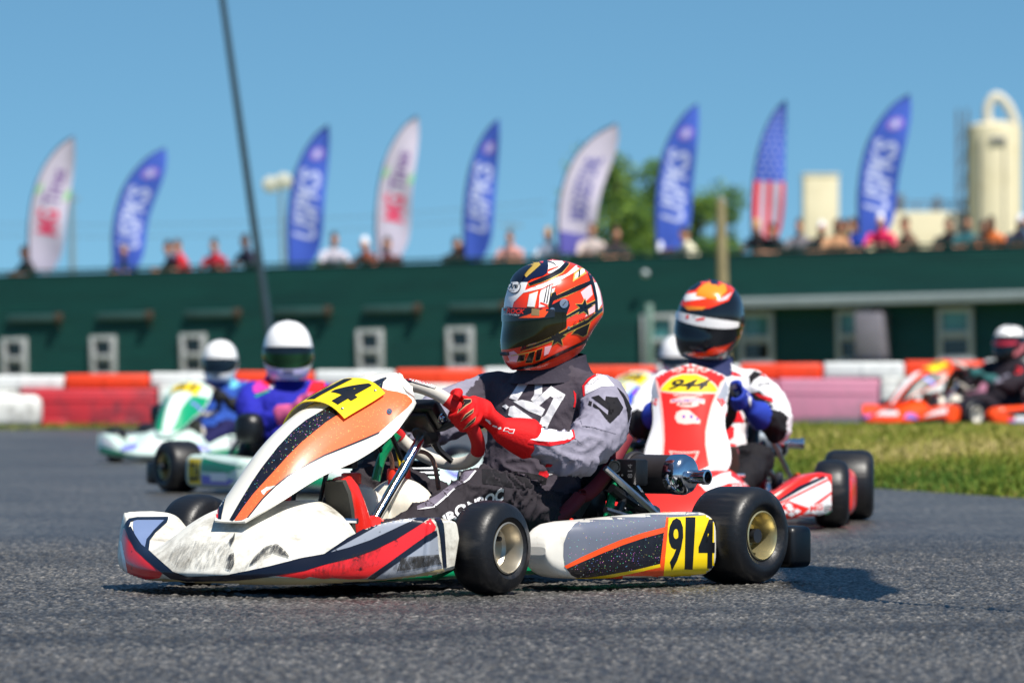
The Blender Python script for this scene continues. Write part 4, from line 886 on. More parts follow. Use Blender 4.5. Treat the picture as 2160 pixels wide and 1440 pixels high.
# ------------------------------------------------------------------ driver
LH, RH = 14, 128     # hand positions on the steering wheel, degrees
def driver_mesh(voxel, mirror=False):
    mb = MB(); bn = []
    limb(mb, [(-.23, 0, .125), (-.285, 0, .2), (-.335, 0, .31), (-.375, 0, .43), (-.40, 0, .515), (-.41, 0, .565), (-.405, 0, .61), (-.40, 0, .67)], [(.165, .10), (.172, .115), (.168, .115), (.186, .12), (.20, .108), (.185, .088), (.11, .078), (.075, .07)], 20, bn, 0)
    arms = {1: [(-.40, .12, .535), (-.395, .20, .522), (-.285, .288, .45), (-.125, .322, .372), (-.04, .277, .395), (.035, .22, .427)], -1: [(-.40, -.12, .535), (-.38, -.2, .53), (-.25, -.285, .47), (-.10, -.31, .425), (.02, -.25, .465), (.12, -.165, .52)]}
    if mirror: arms[-1] = [(x, -y, z) for x, y, z in arms[1]]
    for sg in (1, -1):
        A = arms[sg]; limb(mb, A[:4], [.064, .073, .075, .058], 16, bn, 1); limb(mb, A[3:], [.058, .050, .040], 16, bn, 2)
        kx, ky, kz = ((.2, .235, .272) if sg > 0 else (.11, -.205, .295))
        if mirror: kx, ky, kz = .2, sg * .225, .235
        limb(mb, [(-.26, sg * .1, .155), (-.03, sg * .175, .215), (kx, ky, kz)], [.095, .088, .073], 16, bn, 3)
        limb(mb, [(kx, ky, kz), ((kx + .58) / 2, (ky + sg * .16) / 2, .185), (.575, sg * .13, .13)], [.073, .06, .048], 16, bn, 4)
    me = remesh(mb, voxel, 8, 'person')
    idx, C = regions(me, bn)
    Y = C[:, 1]
    idx[(idx == 1) & (np.abs(Y) < .205)] = 0
    idx[(idx == 0) & (C[:, 2] < .255) & (C[:, 0] > -.42)] = 3
    n = len(me.vertices); V = np.zeros(n * 3); me.vertices.foreach_get('co', V); V = V.reshape(-1, 3); N = np.zeros(n * 3); me.vertices.foreach_get('normal', N); N = N.reshape(-1, 3)
    for i in range(n):   # cloth folds
        x, y, z = V[i]; el = math.exp(-((abs(y) - .32) ** 2 + (x + .12) ** 2 + (z - .38) ** 2) / .012) + math.exp(-((z - .27) ** 2) / .006) * .8 + math.exp(-((x - .2) ** 2 + (z - .25) ** 2) / .02) * .6
        c1 = 1 - abs(noise.noise((x * 9 + z * 10, y * 9, z * 17 - x * 10))); c2 = 1 - abs(noise.noise((x * 21 - z * 9, y * 17 + 5, z * 27 + x * 11)))
        f = noise.noise((x * 8 + z * 5, y * 8, z * 13 - x * 6)) * .009 * (.6 + el) + (c1 ** 7 - .3) * .0115 * (.35 + el) + (c2 ** 8 - .25) * .006 * (.5 + el)
        V[i] += N[i] * f
    me.vertices.foreach_set('co', V.ravel()); me.polygons.foreach_set('material_index', idx); me.polygons.foreach_set('use_smooth', [True] * len(idx)); me.update()
    return me
def glove_mesh(deg, sg, wrist, cuff, voxel=.0042):
    mb = MB(); p = rimpt(deg); tg = (rimpt(deg + 2) - rimpt(deg - 2)).normalized(); rd = (p - ST_C).normalized(); nn = ST_N; wr = Vector(wrist); cf = Vector(cuff)
    def around(phi, s, r): return p + tg * s + (rd * math.cos(phi) + nn * math.sin(phi)) * r
    for k, s in enumerate((-.031, -.0105, .0105, .031)):
        r0 = (.010, .0112, .0115, .0105)[k]; ln = (-165, -190, -195, -180)[k]
        pts = [around(R(95 + (ln - 95) * i / 5), s * (1 - .05 * i), (.036, .035, .034, .031, .0295, .029)[i]) for i in range(6)]
        mb.tube(spline([tuple(q) for q in pts], 4), [r0 * (1.12 - .25 * i / 20) for i in range(21)], 10)
    kn = [around(R(95), s, .036) for s in (-.034, .034)]; mid = (kn[0] + kn[1]) / 2
    # palm
    dirw = (wr - mid).normalized(); L = (wr - mid).length
    limb(mb, [tuple(around(R(70), 0, .034)), tuple(mid + dirw * L * .35 + nn * .008), tuple(mid + dirw * L * .7 + nn * .004), tuple(wr)], [(.036, .022), (.042, .024), (.038, .026), (.034, .030)], 16, side=tg)
    th = [mid + dirw * L * .4 - tg * .01, around(R(120), .045, .036), around(R(60), .062, .03), around(R(-5), .066, .027)]
    mb.tube(spline([tuple(q) for q in th], 5), [.017 - .0055 * i / 15 for i in range(16)], 10)
    d2 = cf - wr
    limb(mb, [tuple(wr - d2 * .15), tuple(wr + d2 * .4), tuple(cf)], [.037, .050, .060], 18)
    return remesh(mb, voxel, 3, 'glove')
def shoe_mesh(sg):
    mb = MB(); h = Vector((.575, sg * .125, .135)); tdir = Vector((.36, 0, .93)).normalized(); fw = Vector((.93, 0, -.36)); sd = Vector((0, 1, 0))
    secs = [(-.035, .030, .04), (0, .036, .05), (.06, .036, .045), (.12, .042, .036), (.17, .041, .028), (.2, .03, .02)]
    rings = []
    for t_, w_, d in secs: rings.append([h + tdir * t_ + sd * w_ * math.copysign(abs(math.cos(j * .3927)) ** .8, math.cos(j * .3927)) + fw * (d * math.copysign(abs(math.sin(j * .3927)) ** .8, math.sin(j * .3927)) - d * .4 + .03) for j in range(16)])
    mb.loft(rings); so_ = MB()
    R2 = []
    for t_, w_, d in [(-.035, .03, .04), (.0, .036, .05), (.06, .034, .045), (.12, .042, .036), (.17, .042, .028), (.204, .03, .02)]: R2.append([h + tdir * t_ + sd * w_ * 1.02 * c + fw * (d * .6 + .034 + e) for c, e in ((-1, -.006), (1, -.006), (1, .008), (-1, .008))])
    so_.loft(R2); limb(mb, [tuple(h + tdir * .02), tuple(h + Vector((-.05, 0, .035)))], [.04, .042], 14); return mb, so_
DM = driver_mesh(.0066); DML = driver_mesh(.012, True)
def gl(v, mirror=False): return [glove_mesh(LH, 1, (.055, .205, .437), (-.004, .243, .415), v), glove_mesh(180 - LH, -1, (.055, -.205, .437), (-.004, -.243, .415), v) if mirror else glove_mesh(RH, -1, (.135, -.15, .525), (.08, -.20, .495), v)]
GM = gl(.0042); GML = gl(.007, True)
def build_driver(label, kp, S, hi=False):
    fr = kp['fr']; o = bpy.data.objects.new('person', (DM if hi else DML)); col.objects.link(o); o.matrix_world = fr.m @ Matrix.Translation((0, S.get('dy', 0), 0)) @ Matrix.Diagonal((1, S.get('wide', 1), 1, 1))
    tag(o, label, 'person', 'kart drivers')
    me = o.data
    while len(me.materials) < 5: me.materials.append(S['suit'][0])
    obj_mats(o, S['suit'])
    for g in (GM if hi else GML):
        gob = bpy.data.objects.new('glove', g); col.objects.link(gob); gob.parent = o
        if not g.materials: g.materials.append(S['glove']); g.polygons.foreach_set('use_smooth', [True] * len(g.polygons))
        obj_mats(gob, [S['glove']]); kp.setdefault('gloves', []).append(gob)
    for sg in (1, -1):
        a_, b_ = shoe_mesh(sg); sh = a_.build('shoe', S.get('shoe', redp), o, 60); b_.build('sole', mat('shoe_sole', (62, 60, 54), .7, var=.15), sh)
    mb = MB(); K_ = [(.58, .13, .12), (.60, .115, .108), (.625, .102, .098), (.645, .098, .096), (.647, .09, .088), (.62, .086, .084)]
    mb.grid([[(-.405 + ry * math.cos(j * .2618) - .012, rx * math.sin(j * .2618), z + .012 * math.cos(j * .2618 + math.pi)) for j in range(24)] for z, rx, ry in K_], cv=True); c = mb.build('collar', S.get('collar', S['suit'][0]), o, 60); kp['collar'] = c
    hx, hy, hz = S.get('head', (-.40, 0, .775)); hm = Matrix.Translation((hx, hy, hz)) @ Matrix.Rotation(R(S['yaw']), 4, 'Z') @ Matrix.Rotation(R(S.get('pitch', 0)), 4, 'Y') @ Matrix.Rotation(R(S.get('roll', 0)), 4, 'X') @ Matrix.Diagonal((S.get('hs', 1.03) * S.get('hl', .92), S.get('hs', 1.03), S.get('hs', 1.03), 1))
    hm = Matrix.Diagonal((1, 1 / S.get('wide', 1), 1, 1)) @ hm
    kp['helmet'], kp['visor'], kp['strip'] = helmet(o, hm, S); kp['person'] = o
    return o
# ------------------------------------------------------------------ kart 914 and its driver
def tx(s, q, shear=0, bold=0): V, Fs = text2d(s, shear, bold); return (quadmap(V, q), Fs)
def ell(cx, cy, rx, ry, n=28, rot=0): return [(cx + rx * math.cos(2 * math.pi * k / n) * math.cos(rot) - ry * math.sin(2 * math.pi * k / n) * math.sin(rot), cy + rx * math.cos(2 * math.pi * k / n) * math.sin(rot) + ry * math.sin(2 * math.pi * k / n) * math.cos(rot)) for k in range(n)]
def star5(cx, cy, r, rot=0, k=.42, sx=1): return [(cx + sx * r * (1 if i % 2 == 0 else k) * math.sin(i * math.pi / 5 + rot), cy - r * (1 if i % 2 == 0 else k) * math.cos(i * math.pi / 5 + rot)) for i in range(10)]
def grow(pg, k):
    cx = sum(p[0] for p in pg) / len(pg); cy = sum(p[1] for p in pg) / len(pg); o = []
    for x, y in pg:
        d = math.hypot(x - cx, y - cy) or 1; o.append((x + (x - cx) / d * k, y + (y - cy) / d * k))
    return o
def stroke(pts):
    """ribbon of (x, y, half width) as quads"""
    L, Rr_ = [], []
    for i, (x, y, w_) in enumerate(pts):
        a, b_ = pts[max(0, i - 1)], pts[min(len(pts) - 1, i + 1)]; dx, dy = b_[0] - a[0], b_[1] - a[1]; d = math.hypot(dx, dy) or 1
        L.append((x - dy / d * w_, y + dx / d * w_)); Rr_.append((x + dy / d * w_, y - dx / d * w_))
    return [[L[i], L[i + 1], Rr_[i + 1], Rr_[i]] for i in range(len(pts) - 1)]
K914 = build_kart('white and orange racing kart number 914 with grey side pod, nearest to the viewer', (-.144, 16.195), 39, 0,
    dict(frame=frameg, rimf=rimsilv, rimr=rimgold, nose=nosew, nassau=nassau_a, panel=bwhite, pod=mat('pod_white', (232, 228, 218), .35, coat=.2, var=.02, dirt=((176, 168, 150), .52, .78), dscale=12), seat=mat('seat_grey', (58, 58, 64), .5), pad=mat('seat_pad_maroon', (112, 20, 34), .7), grip=mat('grip_red', (196, 20, 26), .75, bump=.15, bscale=120), can=canm))
fr = K914['fr']; N = (440, 770, 4.2348)
pur_r = [(1050, 510), (950, 590), (830, 690), (700, 820), (600, 930), (500, 1040), (400, 1150), (310, 1270), (240, 1372)]
onto('graphics', K914['nassau'], [
    (pinkr, .0012, [[(48, 1342), (42, 1300), (80, 1205), (150, 1085), (200, 1000), (225, 985), (150, 1110), (108, 1210), (92, 1290), (88, 1372)]]),
    (navyk, .0014, [[(84, 1372), (90, 1290), (110, 1200), (200, 1000), (320, 820), (460, 640), (600, 518), (735, 428), (760, 420), (640, 530), (490, 655), (350, 840), (235, 1015), (152, 1195), (120, 1340), (115, 1376)]]),
    (glitk, .0012, [[(188, 1380), (280, 1220), (390, 1040), (480, 910), (620, 730), (760, 580), (870, 490), (990, 420), (1375, 195), (1450, 160), (1540, 122), (1585, 108), (1592, 120), (1560, 150), (1550, 205), (1450, 252)] + pur_r + [(215, 1392)]]),
    (glito, .0012, [[(235, 1388)] + pur_r[::-1] + [(1450, 252), (1550, 206), (1600, 226), (1690, 240), (1770, 265), (1818, 310), (1822, 330), (1785, 372), (1530, 592), (1400, 648), (1230, 718), (1030, 800), (900, 868), (780, 938), (700, 988), (590, 1078), (480, 1190), (348, 1358), (300, 1382)]]),
    (navyk, .0020, [[(1530, 592), (1400, 648), (1230, 718), (1030, 800), (900, 868), (780, 938), (700, 988), (590, 1078), (480, 1190), (348, 1358), (356, 1362), (488, 1196), (598, 1085), (706, 996), (786, 946), (905, 877), (1035, 810), (1235, 730), (1402, 662), (1520, 610)]]),
    (bwhite, .0021, [[(470, 1125), (520, 1090), (560, 1085), (600, 1075), (560, 1105), (520, 1125), (495, 1160), (480, 1150)]]),
    (chrome, .004, [ell(1612, 418, 25, 25, 14)]), (steel, .0055, [ell(1612, 416, 9, 9, 8)])], fr.view(N), step=14)
PT = (.535, .775)
def plate(s, t_, off=0):
    p = nassau_a(s * .66 - .06, PT[0] + (PT[1] - PT[0]) * t_, .012 + off); return p + Vector((.004, 0, .008)) * (1 - abs(s) ** 2)
mb = MB(); sheet(mb, plate, -1, 1, 0, 1, 18, 14, .003); pl_ = mb.build('number_plate', [yellow], K914['nassau'], 60)
V, Fs = cut2d([tx('9', [(-.85, .06), (-.35, .06), (-.35, .94), (-.85, .94)], 0, .03), tx('1', [(-.2, .06), (.06, .06), (.10, .94), (-.16, .94)], 0, .05), tx('4', [(.20, .10), (.78, .10), (.78, .92), (.20, .92)], 0, .03)], .1)
mb = MB(); mb.add([plate(x, y, .0016) for x, y in V], Fs)
mbw = []
for sx_, ty in ((.82, .1), (.84, .88), (-.85, .1), (-.85, .88)):
    mb.lathe([(0, .003), (.004, .002), (.005, 0)], plate(sx_, ty, .001), (.5, 0, .8), 8, 1)
K914['nassau'].data.materials.append(blackd); nb_ = mb.build('number', [blackd, alu], K914['nassau'], 60)
Z = (240, 1060, 3.0)
blk = stroke([(78, 165, 14), (100, 114, 11), (150, 103, 8), (342, 102, 9)]) + stroke([(92, 160, 16), (116, 215, 19), (158, 283, 22), (215, 332, 27), (290, 397, 27), (370, 455, 21), (470, 477, 15), (600, 475, 16), (720, 473, 17), (860, 456, 25), (1000, 432, 31), (1200, 390, 40), (1340, 356, 32), (1500, 315, 34), (1640, 266, 34), (1780, 198, 32), (1900, 132, 24), (1985, 92, 13), (2050, 92, 12)]) + stroke([(2040, 88, 18), (2066, 140, 17), (2076, 210, 14), (2092, 410, 10)])
onto('graphics', K914['nose'], [
    (tan, .0016, [[(120, 492), (300, 478), (470, 488), (720, 490), (1000, 470), (1400, 478), (1700, 482), (2085, 415), (2105, 450), (1700, 512), (1200, 530), (700, 532), (350, 525), (140, 510)]]),
    (pinkr, .0022, [[(52, 240), (66, 165), (95, 165), (105, 212), (150, 282), (200, 340), (260, 405), (310, 445), (292, 472), (130, 490), (100, 484), (80, 380), (62, 300)],
                    [(1640, 300), (1760, 230), (1900, 155), (2005, 106), (2036, 150), (2030, 172), (1900, 262), (1750, 372), (1600, 474), (1500, 480), (1380, 472), (1330, 478), (1240, 466), (1200, 478), (1140, 470), (1010, 460), (1190, 432), (1350, 388), (1500, 352)]]),
    (silver, .0022, [[(2044, 205), (2056, 350), (2078, 412), (1900, 452), (1700, 478), (1650, 474), (1800, 372)], [(1350, 322), (1500, 238), (1740, 96), (1770, 86), (1955, 84), (1900, 108), (1800, 158), (1640, 232), (1500, 282)]]),
    (blueg, .0022, [[(125, 112), (335, 110), (250, 180), (208, 235), (198, 296), (165, 268), (132, 212), (120, 150)]]),
    (whitep, .0022, [[(40, 245), (52, 240), (80, 380), (100, 484), (85, 470), (60, 380)]]),
    (navyk, .0034, blk + [[(342, 95), (336, 125), (262, 190), (228, 240), (222, 318), (196, 296), (206, 235), (250, 178), (318, 112)], [(2036, 172), (2045, 206), (1650, 478), (1604, 476), (1750, 374), (1900, 263)], [(1332, 326), (1480, 225), (1740, 86), (1770, 77), (1962, 76), (1962, 86), (1770, 90), (1500, 240), (1352, 324)]]),
    (scuffd, .0050, [[(860, 400), (900, 340), (960, 284), (1035, 264), (1085, 310), (1120, 355), (1070, 340), (1010, 318), (950, 340), (900, 385)], [(715, 420), (735, 335), (766, 320), (768, 390), (745, 428)], [(735, 245), (772, 196), (770, 235), (745, 275)], [(1820, 345), (2048, 325), (2066, 385), (1900, 415), (1790, 430)]]), (scuff, .0044, [[(830, 420), (880, 350), (930, 300), (960, 282), (1035, 264), (1085, 310), (1120, 355), (1070, 350), (1000, 340), (940, 375), (880, 405)], [(700, 415), (722, 330), (765, 318), (770, 395), (745, 428)], [(700, 300), (735, 240), (772, 196), (770, 240), (735, 300)], [(340, 345), (420, 260), (560, 240), (700, 250), (760, 310), (700, 400), (520, 430), (400, 410)], [(1500, 330), (1700, 270), (1640, 400), (1400, 460), (1180, 462), (1350, 390)], [(1810, 350), (2050, 330), (2080, 410), (1880, 455), (1720, 470)]])], fr.view(Z), step=9)
Pq = (1100, 920, 3.375)
sw1 = [(303, 922), (420, 860), (560, 795), (700, 737), (860, 686), (1040, 640)]; sw2 = [(1012, 684), (870, 722), (720, 772), (560, 836), (420, 896), (322, 940)]
g8 = lambda x, y: ((x / 8 + 1380 - 1100) * 3.375, (y / 8 + 1060 - 920) * 3.375)
def q8(pts): return [g8(*p) for p in pts]
onto('graphics', K914['pod'], [
    (glitg, .0012, [[(308, 915), (298, 850), (300, 760), (330, 680), (380, 622), (450, 588), (600, 556), (900, 542), (1200, 532), (1400, 528), (1408, 556), (1045, 580), (1035, 640)] + sw1[::-1][1:]]),
    (orange, .0015, [sw1 + sw2, [(1030, 578), (1047, 578), (1008, 1002), (988, 1002), (984, 905), (1012, 684), (1030, 640)], [(415, 1022), (520, 1015), (660, 998), (800, 970), (986, 928), (992, 1002), (800, 1018), (600, 1032), (480, 1034)]]),
    (glitk, .0013, [[(320, 940), (420, 896), (560, 836), (720, 772), (870, 722), (1010, 685), (985, 906), (800, 950), (600, 985), (480, 1000), (400, 1006), (355, 985)]]),
    (yellow, .0015, [[(380, 1006), (480, 1000), (600, 985), (800, 950), (988, 905), (986, 930), (800, 971), (640, 1000), (500, 1016), (420, 1020)], [(1045, 580), (1392, 558), (1405, 590), (1387, 965), (1376, 1000), (1008, 1003)], [(560, 556), (1000, 530), (1380, 512), (1395, 524), (1000, 543), (700, 556)]]),
    (blackd, .0022, [tx('9', [g8(212, 1130), g8(432, 1130), g8(505, 260), g8(242, 262)], 0, .03), tx('1', [g8(505, 1118), g8(640, 1118), g8(690, 248), g8(520, 250)], 0, .03), tx('4', [g8(738, 1100), g8(1005, 1100), g8(1022, 228), g8(740, 230)], 0, .03), tx('PF', [g8(860, 1185), g8(960, 1180), g8(985, 1145), g8(880, 1150)], .3, 0)]),
    (orange, .0022, [q8([(930, 1210), (1000, 1195), (1020, 1200), (1005, 1225), (940, 1228)])])], fr.view(Pq), step=18)
Wv = (820, 780, 6.547)
onto('badge', K914['wheel'], [(whitep, .001, [[(178, 152), (228, 92), (340, 76), (500, 98), (688, 168), (632, 250), (480, 200), (330, 158)]]), (navyk, .0012, [[(170, 160), (228, 92), (236, 92), (182, 156), (330, 166), (480, 208), (632, 256), (690, 168), (698, 172), (636, 266), (478, 216), (328, 172)]]),
    (mat('ink_crimson', (176, 20, 40), .5), .0016, [tx('TONY/KART', [(212, 138), (598, 212), (640, 160), (262, 92)], .2, .03)])], fr.view(Wv), step=14)
# roadside electronics on this kart
mb = MB(); cx_ = -.42; mb.box((cx_, .275, .316), (.05, .115, .075), .006, rot=Matrix.Rotation(R(-8), 3, 'Z')); dv = mb.build('data_unit', blackp, K914['root'])
mb = MB(); mb.lathe([(0, .008), (.012, .008), (.014, .012), (.019, .012), (.021, 0)], (cx_ + .028, .245, .332), (.65, .75, 0), 18); mb.build('lens', mat('lens_glass', (20, 24, 30), .05, spec=.9), dv)
onto('print', dv, [(mat('ink_grey', (150, 150, 150), .5), .001, [tx('814', [(980, 555), (980, 370), (918, 370), (918, 555)], 0, 0)] + [ell(x_, 518, 14, 14, 8) for x_ in (750, 797, 845)])], fr.view((1180, 920, 6.353)), step=30)
mb = MB(); mb.tube([(-.42, .28, .285), (-.38, .27, .20)], .012, 8); mb.build('data_unit_mount', blackp, K914['root'])
mb = MB(); mb.box((.52, .02, .375), (.03, .055, .075), .006); mb.tube([(.52, .02, .41), (.50, .02, .47)], .008, 6); mb.build('transponder', blackp, K914['root'])

vis = mat('visor_mirror', (66, 58, 40), .06, .85, var=.35, vscale=7, stretch=(1, 1, .2)); hshell = mat('helmet_orange', (254, 58, 12), .22, coat=.7); stripk = mat('strip_black', (30, 30, 32), .25, coat=.5)
fab = lambda n, c: mat('suit_' + n, c, .82, bump=.75, bscale=48, var=.12, vscale=14, spec=.25)
glr = mat('glove_red', (214, 18, 22), .75, bump=.4, bscale=140, var=.08, vscale=20, spec=.3)
S914 = dict(suit=[fab('slate', (70, 63, 72)), fab('lilac_grey', (140, 136, 152)), fab('lilac_grey', (0, 0, 0)), fab('charcoal', (46, 41, 46)), fab('charcoal', (0, 0, 0))], glove=glr, collar=fab('slate_shaded', (54, 49, 60)), shell=hshell, visor=vis, strip=stripk, vent=navyk, yaw=-30, pitch=0, roll=0, head=(-.415, 0, .774), hs=1.06, hl=.87, traced=1)  # collar slate darkened: the shade below the helmet is put into its colour
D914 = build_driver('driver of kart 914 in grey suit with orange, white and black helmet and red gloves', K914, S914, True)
gold = mat('pin_gold', (214, 178, 84), .35, .3); hw = mat('helmet_white', (240, 238, 236), .22, coat=.6); hk = mat('helmet_black', (16, 16, 20), .22, coat=.6); hpk = mat('helmet_pink', (250, 190, 196), .25, coat=.6); hnv = mat('helmet_navy', (16, 22, 52), .22, coat=.6); ho = hshell
Hc = (1020, 520, 5.143)
bandt = [(880, 104), (922, 110), (938, 150), (920, 205), (850, 285), (740, 345), (620, 392), (505, 425), (488, 398), (600, 350), (720, 300), (820, 240), (880, 180), (898, 130)]
zig = [(765, 582), (900, 532), (1040, 472), (1182, 402), (1184, 358), (1010, 428), (860, 500), (792, 530), (782, 486), (742, 508), (700, 645), (730, 650)]
b1 = [(868, 792), (1040, 702), (1215, 612), (1225, 578), (1040, 668), (878, 762)]; b2 = [(398, 1135), (560, 1084), (750, 1014), (920, 924), (1120, 834), (1285, 695), (1285, 655), (1130, 788), (900, 898), (740, 983), (560, 1058), (408, 1102)]
s1, s2 = star5(1088, 662, 96, .1), star5(800, 990, 96, .0); tri = [(972, 378), (988, 292), (1065, 228), (1122, 248), (1105, 292)]; blob = [(955, 945), (1000, 900), (1150, 828), (1112, 952), (1072, 972), (1010, 945)]; vbar = [(500, 520), (592, 486), (556, 655), (478, 650)]
navt = [(322, 368), (365, 292), (450, 218), (570, 156), (692, 128), (704, 220), (692, 290), (640, 322), (525, 352), (482, 384), (330, 378)]
chk = [[(430, 1040), (492, 1030), (452, 1110), (405, 1140)], [(498, 1152), (560, 1132), (530, 1252), (458, 1256)], [(580, 1122), (642, 1102), (612, 1222), (566, 1236)], [(388, 1176), (452, 1170), (440, 1232), (368, 1244)]]
onto('graphics', K914['helmet'], [
    (hw, .0010, [[(225, 640), (232, 590), (250, 525), (275, 430), (305, 365), (335, 330), (360, 370), (482, 384), (445, 490), (390, 545), (330, 605), (318, 660)], [(700, 215), (692, 128), (780, 103), (860, 98), (895, 130), (880, 182), (820, 240), (740, 290), (700, 292)],
                 [(1040, 160), (1092, 188), (1000, 270), (860, 350), (740, 402), (640, 452), (520, 482), (428, 504), (440, 478), (600, 440), (760, 380), (900, 298), (1000, 208)], [(610, 482), (800, 382), (762, 490), (702, 642), (600, 662)], [(1155, 280), (1212, 362), (1262, 500), (1282, 620), (1242, 690), (1226, 560), (1200, 430)]]),
    (hpk, .0010, [[(1145, 660), (1218, 602), (1204, 708), (1098, 765)], [(1052, 495), (1160, 408), (1184, 520), (1100, 602)], [(500, 1028), (602, 1040), (612, 1070), (468, 1112)], [(665, 1086), (745, 1068), (702, 1162), (655, 1184)], [(250, 1150), (330, 1130), (390, 1180), (360, 1250), (290, 1240)]]),
    (ho, .0013, [[(702, 248), (830, 208), (800, 232), (700, 276)], [(745, 405), (800, 385), (796, 402), (745, 420)], [(740, 440), (795, 420), (790, 440), (735, 465)], [(600, 560), (625, 470), (610, 470), (580, 655), (600, 655)], [(620, 600), (700, 632), (696, 655), (610, 620)]]),
    (gold, .0015, [grow(bandt, 9), grow(zig, 8), [(x, y - 9) for x, y in b1[:3]] + [(x, y + 9) for x, y in b1[2::-1]], grow(s1, 10), grow(s2, 10), grow(tri, 9), grow(blob, 9), grow(vbar, 7)] + [[(x + dx, y + dy) for (x, y), (dx, dy) in zip(b2, [(0, 10)] * 6 + [(0, -10)] * 6)], [(x + 0, y + d) for (x, y), d in zip(b1, [10] * 3 + [-10] * 3)], [(300, 1178), (600, 1120), (600, 1130), (300, 1188)]] + [grow(c, 6) for c in chk]),
    (hk, .0021, [bandt, zig, b1, b2, s1, s2, blob, [(1120, 228), (1162, 290), (1204, 430), (1230, 562), (1238, 700), (1206, 715), (1205, 565), (1170, 420), (1130, 300)], [(705, 650), (760, 620), (860, 566), (925, 590), (935, 640), (905, 720), (862, 798), (800, 798), (725, 745)]] + chk),
    (hk, .0020, [[(316, 1318), (400, 1330), (560, 1300), (800, 1190), (1110, 1040), (1262, 900), (1262, 862), (1100, 1010), (800, 1150), (560, 1268), (400, 1300)]]),
    (hw, .0021, [vbar, [(985, 355), (996, 300), (1062, 245), (1095, 250), (1090, 285)], [(210, 1040), (210, 1020), (260, 1030)]]),
    (hk, .0023, [[(690, 420), (699, 416), (664, 605), (652, 605)], [(716, 410), (725, 405), (692, 612), (680, 612)], [(744, 396), (752, 392), (718, 616), (708, 616)], [(1030, 265), (1048, 252), (1040, 330), (1022, 340)], [(700, 160), (760, 180), (790, 210), (785, 213), (755, 187), (698, 168)]]),
    (hnv, .0024, [navt, ell(335, 437, 74, 74)]), (hw, .0031, [ell(335, 437, 66, 66)]),
    (hk, .0037, [tx('Arai', [(284, 462), (388, 455), (392, 400), (290, 398)], .35, .03), tx('HELMET', [(290, 488), (350, 486), (352, 473), (292, 474)], 0, 0), tx('C. Shipman', [(968, 872), (1190, 750), (1184, 708), (968, 826)], .2, .02)]),
    (gold, .0034, [[(398, 268), (424, 244), (472, 308), (448, 320)], [(440, 226), (470, 205), (520, 276), (494, 292)], [(492, 196), (590, 162), (622, 206), (470, 342), (455, 326), (592, 212), (572, 196), (512, 222)]]),
    (alu, .0050, [ell(868, 620, 46, 50, 18), ell(745, 692, 27, 30, 14), ell(918, 880, 17, 18, 10)]), (steel, .0060, [[(850, 640), (884, 598), (890, 604), (856, 646)], [(728, 700), (760, 680), (764, 688), (732, 708)]])], fr.view(Hc), step=26)
onto('graphics', K914['strip'], [(orange, .0010, [[(430, 755), (470, 745), (700, 655), (712, 690), (660, 765), (600, 772), (380, 775)]]), (mat('sticker_tan', (150, 124, 84), .4), .0016, [[(525, 670), (610, 680), (605, 750), (520, 745)]]),
    (mat('ink_bright_red', (255, 52, 40), .4), .0014, [tx('ROCK', [(255, 722), (440, 730), (452, 680), (258, 664)], .15, .04), tx('N', [(216, 690), (236, 700), (236, 655), (218, 640)], 0, .04)]), (whitep, .0014, [tx('ROSPORT', [(220, 738), (392, 755), (394, 738), (222, 718)], .1, .02)])], fr.view(Hc), step=26)
T = (1000, 760, 5.538); sred = fab('red', (222, 30, 40)); swht = fab('white', (226, 224, 226)); sblk = fab('black', (26, 24, 28))
A6 = lambda pts: [((x / 6 + 160) * 5.538, (y / 6 - 60) * 5.538) for x, y in pts]
L6 = lambda pts: [((x / 6 - 120) * 5.538, (y / 6 + 200) * 5.538) for x, y in pts]
